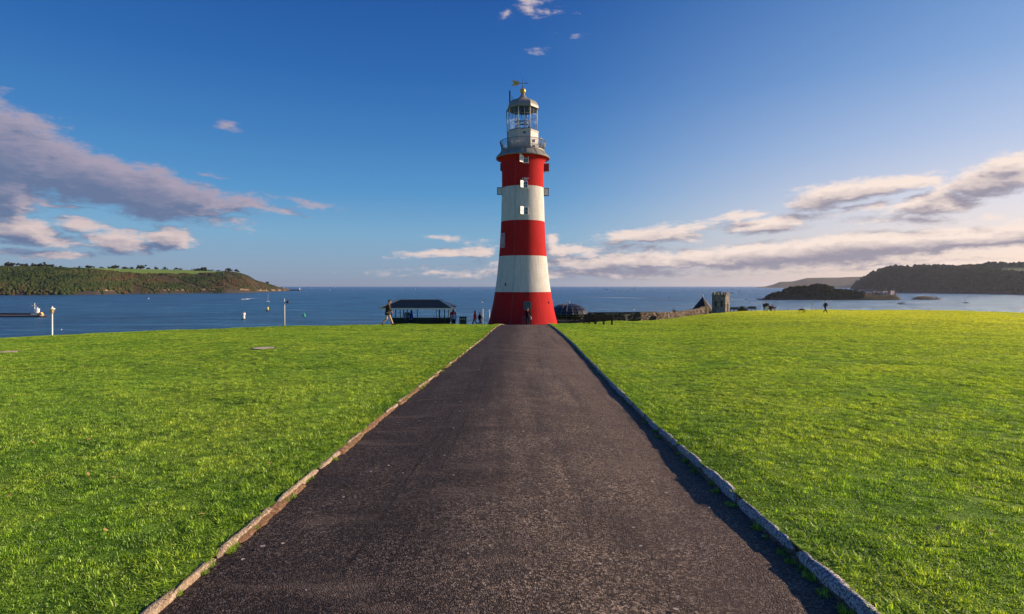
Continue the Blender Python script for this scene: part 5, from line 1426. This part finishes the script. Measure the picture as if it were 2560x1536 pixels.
GM = "bushy trees on the sloping shoulder of the left headland"
for qi, (px, w, h) in enumerate(((526, 18, 4.5), (545, 16, 3.5), (573, 17, 8), (592, 13, 8), (668, 11, 6))):
    tree(L1, px, w, h, mat_darkwoods, "bushy tree on the left headland's falling shoulder, %s one beyond the wedge-shaped copse" % ORD[qi], GM)
GR = "trees on the skyline of the dark right hill"
cnt_ = [0, 0]
for px, w, h, p in ((2170, 8, 5, 0), (2186, 10, 4, 0), (2237, 14, 5, 0), (2250, 8, 4, 0), (2266, 18, 6, 0), (2296, 16, 5, 0), (2316, 10, 9, 1), (2324, 12, 4, 0), (2340, 17, 9, 1), (2375, 7, 7, 1), (2389, 8, 7, 1), (2402, 15, 8, 1), (2423, 19, 10, 1), (2438, 12, 7, 1), (2464, 14, 10, 1), (2481, 24, 13, 1), (2502, 16, 11, 1), (2530, 14, 7, 0), (2545, 12, 6, 0), (2558, 14, 5, 0)):
    cnt_[p] += 1
    tree(L2, px, w, h, mat_darkwoods, ("flat-topped tree against the sky on the right hill, %s from the left" if p else "low bushy tree on the ridge of the right hill, %s from the left") % ORD[cnt_[p] - 1], GR if p else "low trees on the ridge of the dark right hill", pine=bool(p))

# ================================================================== FORT ON THE ISLAND
FD = 1406 + 26
def fz(y): return EYE - (y - HY) / F * FD
def fX(px): return (px - 1280) / F * FD
pinkstone = pmat("pink_fort_stone", (.55, .37, .29), .9, .15, .4, .5, .3); greystone = pmat("grey_fort_stone", (.17, .155, .15), .9, .15, .4, .5, .3)
ft = empty("fort", (fX(2200), FD, fz(738)), 0, "low pink and grey stone fort buildings at the right end of the island", "fort")
m_ = []
def fb(x0, x1, y0, y1, mat, nm="building", roofh=0.0, dy=0.0):
    xc_ = (fX(x0) + fX(x1)) / 2 - ft.location.x; X0, X1 = -(fX(x1) - fX(x0)) / 2, (fX(x1) - fX(x0)) / 2; dyy, dy = dy, 0; z0, z1 = fz(y1) - ft.location.z, fz(y0) - ft.location.z
    m = MB(); m.box(((X0 + X1) / 2, dy, (z0 + z1) / 2 - .5), (X1 - X0, 6, z1 - z0 + 1)); b = m.build(nm, mat, ft); b.location = (xc_, dyy, 0); b.rotation_euler = (0, 0, R(26))
    if roofh:
        m = MB(); xm = (X0 + X1) / 2; m.prism([(X0 - .2, -3.1, z1), (X1 + .2, -3.1, z1), (xm, -3.1, z1 + roofh)], (0, 0, 0), (0, 6.2, 0)); m.build("roof", mat, b)
    nw = max(1, int((X1 - X0) / 5))
    for q in range(nw):
        m = MB(); m.box((X0 + (X1 - X0) * (q + .5) / nw, -3.03, (z0 + z1) / 2 + .3), (1.0, .12, 1.5)); m.build("window", mat_pane, b)
fb(2160, 2178, 730.5, 740, greystone); fb(2179, 2186, 729, 738, pinkstone, dy=-2); fb(2186.5, 2199, 730, 739, greystone, dy=-1); fb(2199.5, 2217, 728.5, 738, pinkstone, dy=-3); fb(2218.5, 2227, 730, 738.5, pinkstone, roofh=4.5, dy=-5); fb(2230.5, 2233, 727.5, 737, white_paint); fb(2234, 2243, 734.5, 740, greystone)
m = MB(); m.box((fX(2194) - ft.location.x, -16, fz(742.5) - ft.location.z - 1), (fX(2228) - fX(2160), 3, 11)); m.build("sea_wall", pmat("brown_sea_wall", (.12, .075, .05), .95, .25, .3, .7, .5), ft)
m = MB(); m.box((fX(2156) - ft.location.x, -26, SEA_Z + .8 - ft.location.z), (36, 4, 2.0)); m.build("jetty", mat_dark_rock, ft)

# houses and pier at the tip of the left headland
def mini_house(px, py, Y, w, h, label):
    c_ = W3(px, py, Y); o = empty("house", c_, 0, label, "house")
    m = MB(); m.box((0, 0, h / 2 - 2), (w, w * .6, h + 4)); m.build("wall", white_paint, o)
    m = MB(); m.prism([(-w / 2, -w * .32, h), (-w / 2, w * .32, h), (-w / 2, 0, h + w * .25)], (0, 0, 0), (w, 0, 0)); m.build("roof", slate, o)
mini_house(696, 718.5, 4100, 9, 5, "upper white house on the slope at the tip of the left headland")
mini_house(707.5, 721.5, 4050, 13, 6, "white house with a dark roof lower down at the tip of the left headland")
mini_house(712, 723.5, 4000, 7, 4, "smallest white house beside the sea at the tip of the left headland")
PD = float(dist_of(727.2)); pr_ = empty("pier", ((735 - 1280) / F * PD, PD, SEA_Z), 0, "thin dark pier running out from the tip of the left headland", "pier")
m = MB(); m.box((4, 0, 3), (75, 10, 8)); m.build("deck", mat_dark_rock, pr_)
m = MB(); m.lathe([(4.5, 5), (4, 11), (3.2, 15), (4.2, 15.2), (4.2, 16.5), (0.2, 20)], 12, c=(38, 0, 0)); m.build("light_tower", white_paint, pr_, smooth=False)

# ================================================================== BREAKWATER ON THE LEFT
BD = 638.0
bw = empty("breakwater", ((60 - 1280) / F * BD, BD, SEA_Z), 0, "long low dark breakwater coming in from the left edge of the water", "breakwater")
X0, X1 = (-420 - 1280) / F * BD - bw.location.x, (112 - 1280) / F * BD - bw.location.x; pxm = BD / F
dark_st = pmat("shaded_quay_stone", (.055, .032, .024), .9, .3, .5, .8, .4); pale_st = pmat("sunlit_quay_stone", (.42, .30, .25), .9, .15, .5, .5, .2)  # sunlit top painted into the pale stone, shaded side into the dark
m = MB(); m.box(((X0 + X1) / 2, 0, .2), (X1 - X0, 9, 4 * pxm)); m.box((X1 + 2, 0, .0), (6, 6, 2.2 * pxm)); m.build("base", dark_st, bw)
m = MB(); m.box(((X0 + X1) / 2 - 2, 1, 5 * pxm - 1.0), (X1 - X0 - 6, 6, 3.2 * pxm)); m.build("quay", pale_st, bw)
m = MB(); m.box(((X0 + X1) / 2 - 7, 3.6, 6.8 * pxm), (X1 - X0 - 16, 1.2, 4.0 * pxm)); m.build("parapet", dark_st, bw)
def bX(px): return (px - 1280) / F * BD - bw.location.x
def bZ(py): return (793 - py) * pxm
m = MB(); m.lathe([(4.6 * pxm, bZ(787)), (4.2 * pxm, bZ(781)), (4.6 * pxm, bZ(775)), (4.6 * pxm, bZ(774)), (5.4 * pxm, bZ(773.8)), (5.4 * pxm, bZ(773)), (1.0 * pxm, bZ(771)), (.7 * pxm, bZ(768.5))], 14, c=(bX(95.5), -1, 0)); m.build("beacon", white_paint, bw)
m = MB(); m.box((bX(87), -2.2, bZ(785.6)), (7 * pxm, 3, 3.2 * pxm)); shd = m.build("shed", white_paint, bw)
m = MB(); m.box((bX(87), -2.2, bZ(783.4)), (7.6 * pxm, 3.3, 1.1 * pxm)); m.build("shed_roof", black_paint, bw)
m = MB(); m.tube([(bX(86.5), 0, bZ(786)), (bX(86.5), 0, bZ(759))], [.55, .35], 8); m.tube([(bX(79), 0, bZ(764)), (bX(83), 0, bZ(766)), (bX(90.5), 0, bZ(766))], .33, 6); m.build("signal_mast", cream_paint, bw)
ylw = pmat("ochre_paint", (.62, .36, .13), .7, .15, .6, .3)
m = MB(); m.prism([(bX(97), -3, bZ(789)), (bX(111), -3, bZ(789)), (bX(107), -3, bZ(781.5)), (bX(103), -3, bZ(781.3)), (bX(97), -3, bZ(786))], (0, 0, 0), (0, 3, 0)); m.build("slipway", ylw, bw)

# ================================================================== BOATS AND BUOYS
def hull(m, L_, B, H, sheer=.25, n=12):
    """pointed bow towards +x, square stern"""
    vs = []; fs = []
    sec = 5
    for i in range(n + 1):
        t = i / n; x = -L_ / 2 + L_ * t
        w = B / 2 * (1 - max(0, (t - .45) / .55) ** 2.2) * (.82 + .18 * min(1, t / .2)); zt_ = H * (1 + sheer * (2 * t - .8) ** 2)
        for (a, b) in ((-1, 1), (-.92, .45), (0, 0), (.92, .45), (1, 1)):
            vs.append((x + (.06 * L_ * b if t == 1 else 0), w * a + (0 if w > .01 else .01 * a), -.25 * H + (zt_ + .25 * H) * b))
    for i in range(n):
        for k in range(sec - 1): fs.append((i * sec + k, (i + 1) * sec + k, (i + 1) * sec + k + 1, i * sec + k + 1))
        fs.append((i * sec, i * sec + 4, (i + 1) * sec + 4, (i + 1) * sec))
    fs.append(tuple(range(sec))); fs.append(tuple(n * sec + k for k in range(sec))[::-1])
    m.add(vs, fs)
def at_sea(px, pyw):
    D = float(dist_of(pyw)); return Vector(((px - 1280) / F * D, D, SEA_Z + .05)), D / F
dark_hull = pmat("dark_hull_paint", (.03, .03, .035), .5, .1, .8, .1); sail_c = pmat("sail_cloth", (.72, .66, .60), .9, .05, .4, .1)
def boat(px, pyw, L_px, label, kind='motor', col_=dark_hull, mast_px=0, rz=0.0, group=None):
    loc, s = at_sea(px, pyw); L_ = L_px * s; o = empty("sailing_boat" if kind in ('yacht', 'sail') else "motor_boat", loc, rz, label, "boat", group)
    H = max(.10 * L_, 1.0 * s); m = MB(); hull(m, L_, L_ * .3, H); m.build("hull", col_, o)
    if kind == 'motor':
        m = MB(); m.box((-.02 * L_, 0, H * 1.5), (L_ * .34, L_ * .18, H * 1.1), bev=.05 * H); m.box((-.02 * L_, 0, H * 2.15), (L_ * .38, L_ * .2, H * .16)); m.build("cabin", white_paint if col_ is dark_hull else grey_c, o)
        m = MB(); m.tube([(-.05 * L_, 0, H * 2.1), (-.05 * L_, 0, H * 3.4)], .10 * H, 5); m.build("mast", black_paint, o)
    else:
        m = MB(); m.box((-.05 * L_, 0, H * 1.15), (L_ * .4, L_ * .16, H * .5), bev=.05 * H); m.build("cabin", white_paint, o)
        mh = mast_px * s; m = MB(); m.tube([(.06 * L_, 0, H * .8), (.06 * L_, 0, mh)], [.22 * s, .14 * s], 6); m.build("mast", cream_paint, o)
        m = MB(); m.tube([(.06 * L_, 0, H * 2.2), (-.40 * L_, 0, H * 2.0)], .28 * s, 6); m.build("boom", cream_paint, o)
        if kind == 'sail':
            m = MB(); m.prism([(.05 * L_, 0, H * 2.1), (-.38 * L_, 0, H * 2.2), (.05 * L_, 0, mh * .97)], (0, 0, 0), (0, .03 * L_, 0)); m.build("sail", sail_c, o)
            m = MB(); m.prism([(.10 * L_, 0, H * 1.6), (.48 * L_, 0, H * 1.4), (.08 * L_, 0, mh * .85)], (0, 0, 0), (0, .02 * L_, 0)); m.build("jib", sail_c, o)
    return o
boat(669.5, 755, 9, "white yacht with bare mast in front of the left headland", 'yacht', white_paint, 22, R(20))
boat(2253.5, 761, 20, "dark-hulled boat with a cabin in front of the island's right end", 'motor', dark_hull)
boat(2414, 758.3, 14, "dark-hulled yacht with a tall bare mast off the dark right hill", 'yacht', dark_hull, 21)
boat(1798, 731.5, 14, "dark ship with a cabin seen just above the battlements of the stone turret", 'motor', dark_hull)
boat(1829, 733, 8, "low dark boat just right of the battlements", 'motor', dark_hull)
boat(1848, 731, 5, "tiny dark boat between the turret and the island", 'motor', dark_hull)
boat(1865, 749.5, 5, "small dark boat right of the turret at mid water", 'motor', dark_hull)
boat(1896, 748.5, 9, "dark boat moored off the left point of the island", 'motor', dark_hull)
boat(1672, 744.5, 5, "small dark boat on the open water above the stone wall", 'motor', dark_hull)
boat(1516, 725, 7, "dark boat left of the far sail, above the dome", 'motor', dark_hull)
boat(1551, 728, 3.5, "tiny white boat between the dark boat and the far sail", 'motor', white_paint)
boat(1585.5, 725, 5, "sailing boat with raised sail on the horizon right of the lighthouse", 'sail', white_paint, 9)
boat(1486.5, 718.6, 3, "tiny sail on the horizon between the lighthouse and the bigger sail", 'sail', white_paint, 4.5)
boat(1147, 727, 8, "pale boat above the right end of the shelter near the horizon", 'motor', white_paint)
boat(1211, 724.5, 5, "small grey boat close to the left edge of the lighthouse near the horizon", 'motor', dark_hull)
boat(1039, 725, 2.5, "tiny white sail right above the middle of the shelter", 'sail', white_paint, 4)
boat(1006, 728, 2, "tiny white boat low above the left end of the shelter", 'motor', white_paint)
boat(825, 727, 2, "tiny white sail over the open water left of the shelter", 'sail', white_paint, 4)
boat(839, 719, 3, "faint pale sail on the horizon left of the shelter", 'sail', white_paint, 4.5)
boat(773, 722, 7, "low pale boat on the horizon just right of the headland's pier", 'motor', white_paint)
boat(1668, 728, 3, "tiny dark boat far above the stone wall near the horizon", 'motor', dark_hull)
o = boat(613, 748.4, 7, "white speedboat throwing up spray in front of the left headland", 'motor', white_paint, rz=R(180))
loc, s = at_sea(97, 796.6); dn = empty("dinghy", loc, 0, "small white dinghy floating below the breakwater beacon", "boat"); m = MB(); hull(m, 4.5 * s, 1.6 * s, .9 * s); m.build("hull", white_paint, dn); m = MB(); m.box((0, 0, .75 * s), (.5 * s, 1.2 * s, .12 * s)); m.build("thwart", dark_wood, dn)
# foam wakes
mat_foam, nt, out = new_mat("foam"); P = nt.node('ShaderNodeNewGeometry').outputs['Position']
n_ = nt.noise(nt.mapping(P, scale=(.15, 1, 1)), .25, 4, .7)
df = nt.node('ShaderNodeBsdfDiffuse', {'Color': (.80, .84, .88, 1)}); tp = nt.node('ShaderNodeBsdfTransparent')
at_ = nt.node('ShaderNodeAttribute', attribute_name='den').outputs['Fac']
nt.set(out.inputs[0], nt.node('ShaderNodeMixShader', {0: nt.math('MULTIPLY', at_, nt.ramp(n_, [(.3, .35), (.6, 1.0)]), clamp=True), 1: tp, 2: df}))
def wake(pts_, name, label):
    vs = []; fs = []; dn_ = []
    for (px, pyw, hw, d) in pts_:
        l, s = at_sea(px, pyw); l2, _ = at_sea(px, pyw + hw); l1, _ = at_sea(px, pyw - hw)
        vs += [(l1.x, l1.y, SEA_Z + .12), (l2.x, l2.y, SEA_Z + .12)]; dn_ += [d, d]
    for i in range(len(pts_) - 1): fs.append((2 * i, 2 * i + 1, 2 * i + 3, 2 * i + 2))
    o = raw_mesh(name, vs, fs, mat_foam, attrs={'den': np.array(dn_)}); tag(o, label, "wake", kind='stuff')
wake([(600, 748.6, .3, .0), (606, 748.6, 1.0, .9), (620, 748.1, 1.2, 1.0), (628, 747, .5, .5), (650, 745.6, .3, .25), (690, 744.2, .25, .15), (730, 743.4, .2, .0)], "wake", "white foam trail behind the speedboat")
wake([(1400, 742.6, .3, .0), (1480, 743.4, .4, .3), (1540, 744.4, .55, .45), (1600, 745.6, .5, .35), (1660, 746.4, .4, .12), (1720, 747, .3, .0)], "wake", "long pale streak of an old wake above the stone wall")
wake([(1800, 749.4, .2, .0), (1830, 748.4, .5, .4), (1862, 748.8, .5, .4), (1885, 749.2, .3, .0)], "wake", "pale wake streak right of the stone turret")
wake([(1930, 731, .2, .0), (1900, 731.4, .3, .35), (1800, 730.8, .3, .25), (1700, 730.4, .2, .0)], "wake", "faint wake streak left of the island")

# buoys
y_p = pmat("buoy_yellow", (.75, .62, .08), .5, .08, 3, .1); g_p = pmat("buoy_green", (.02, .30, .16), .5, .08, 3, .1)
def buoy(px, pyw, name, label, parts):
    loc, s = at_sea(px, pyw); o = empty(name, loc, 0, label, "buoy")
    for nm, mat, prf in parts:
        m = MB(); m.lathe([(r * s, z * s) for r, z in prf], 16); m.build(nm, mat, o, smooth=False)
    return o, s
buoy(669, 779, "buoy", "yellow and black pillar buoy below the white yacht", [("base", black_paint, [(3.0, -.5), (3.2, 2.5), (2.6, 4)]), ("body", y_p, [(2.5, 4), (2.6, 7), (2.4, 9.5), (1.2, 11.4)]), ("topmark", black_paint, [(.9, 11.4), (1.1, 12.4), (.2, 13)])])
buoy(760, 791.5, "buoy", "green conical buoy right of the thin pale pole", [("body", g_p, [(4.6, -.5), (4.7, 1.6), (2.4, 5.0), (.9, 7.6)]), ("topmark", g_p, [(.5, 7.6), (.45, 10.0), (.1, 10.6)])])
o, s = buoy(609, 799, "navigation_mark", "tall white navigation tower standing in the water left of the yellow buoy", [("base", black_paint, [(4.6, -.6), (4.5, 2.2)]), ("tower", cream_paint, [(3.7, 2.2), (3.1, 10), (3.3, 11.5)]), ("gallery", cream_paint, [(4.6, 11.5), (4.9, 12.5), (4.8, 15.6), (3.4, 16.5)]), ("lantern", grey_metal, [(2.0, 16.5), (2.0, 19.2), (.4, 20.8)])])
buoy(154, 825.5, "buoy", "small white mooring buoy right of the street lamp", [("body", white_paint, [(.5, -.3), (1.3, .5), (1.2, 1.5), (.3, 2.2)])])
buoy(371.5, 748, "buoy", "small white float under the middle of the left headland", [("body", white_paint, [(.5, -.3), (1.5, .6), (1.3, 1.8), (.3, 2.6)])])
buoy(2366, 758.8, "buoy", "small dark float between the two moored boats on the right", [("body", black_paint, [(.6, -.3), (1.5, .3), (1.2, 1.0), (.3, 1.4)])])
buoy(2396, 758.6, "buoy", "small dark float just left of the tall-masted yacht on the right", [("body", black_paint, [(.6, -.3), (1.5, .3), (1.2, 1.0), (.3, 1.4)])])

# ================================================================== HAZE
mh = bpy.data.materials.new("sea_air"); mh.use_nodes = True; N_ = NT(mh.node_tree); N_.n.clear(); oo = N_.node('ShaderNodeOutputMaterial')
pv_ = N_.node('ShaderNodeVolumePrincipled', {'Color': (.74, .80, 1.0, 1), 'Density': 2.2e-5, 'Anisotropy': .45}); N_.set(oo.inputs['Volume'], pv_)
m = MB(); m.box((0, 0, 35), (43500, 43500, 150)); hz_ = m.build("haze", mh); tag(hz_, "thin sea haze filling the air over the water", "haze", kind='stuff')
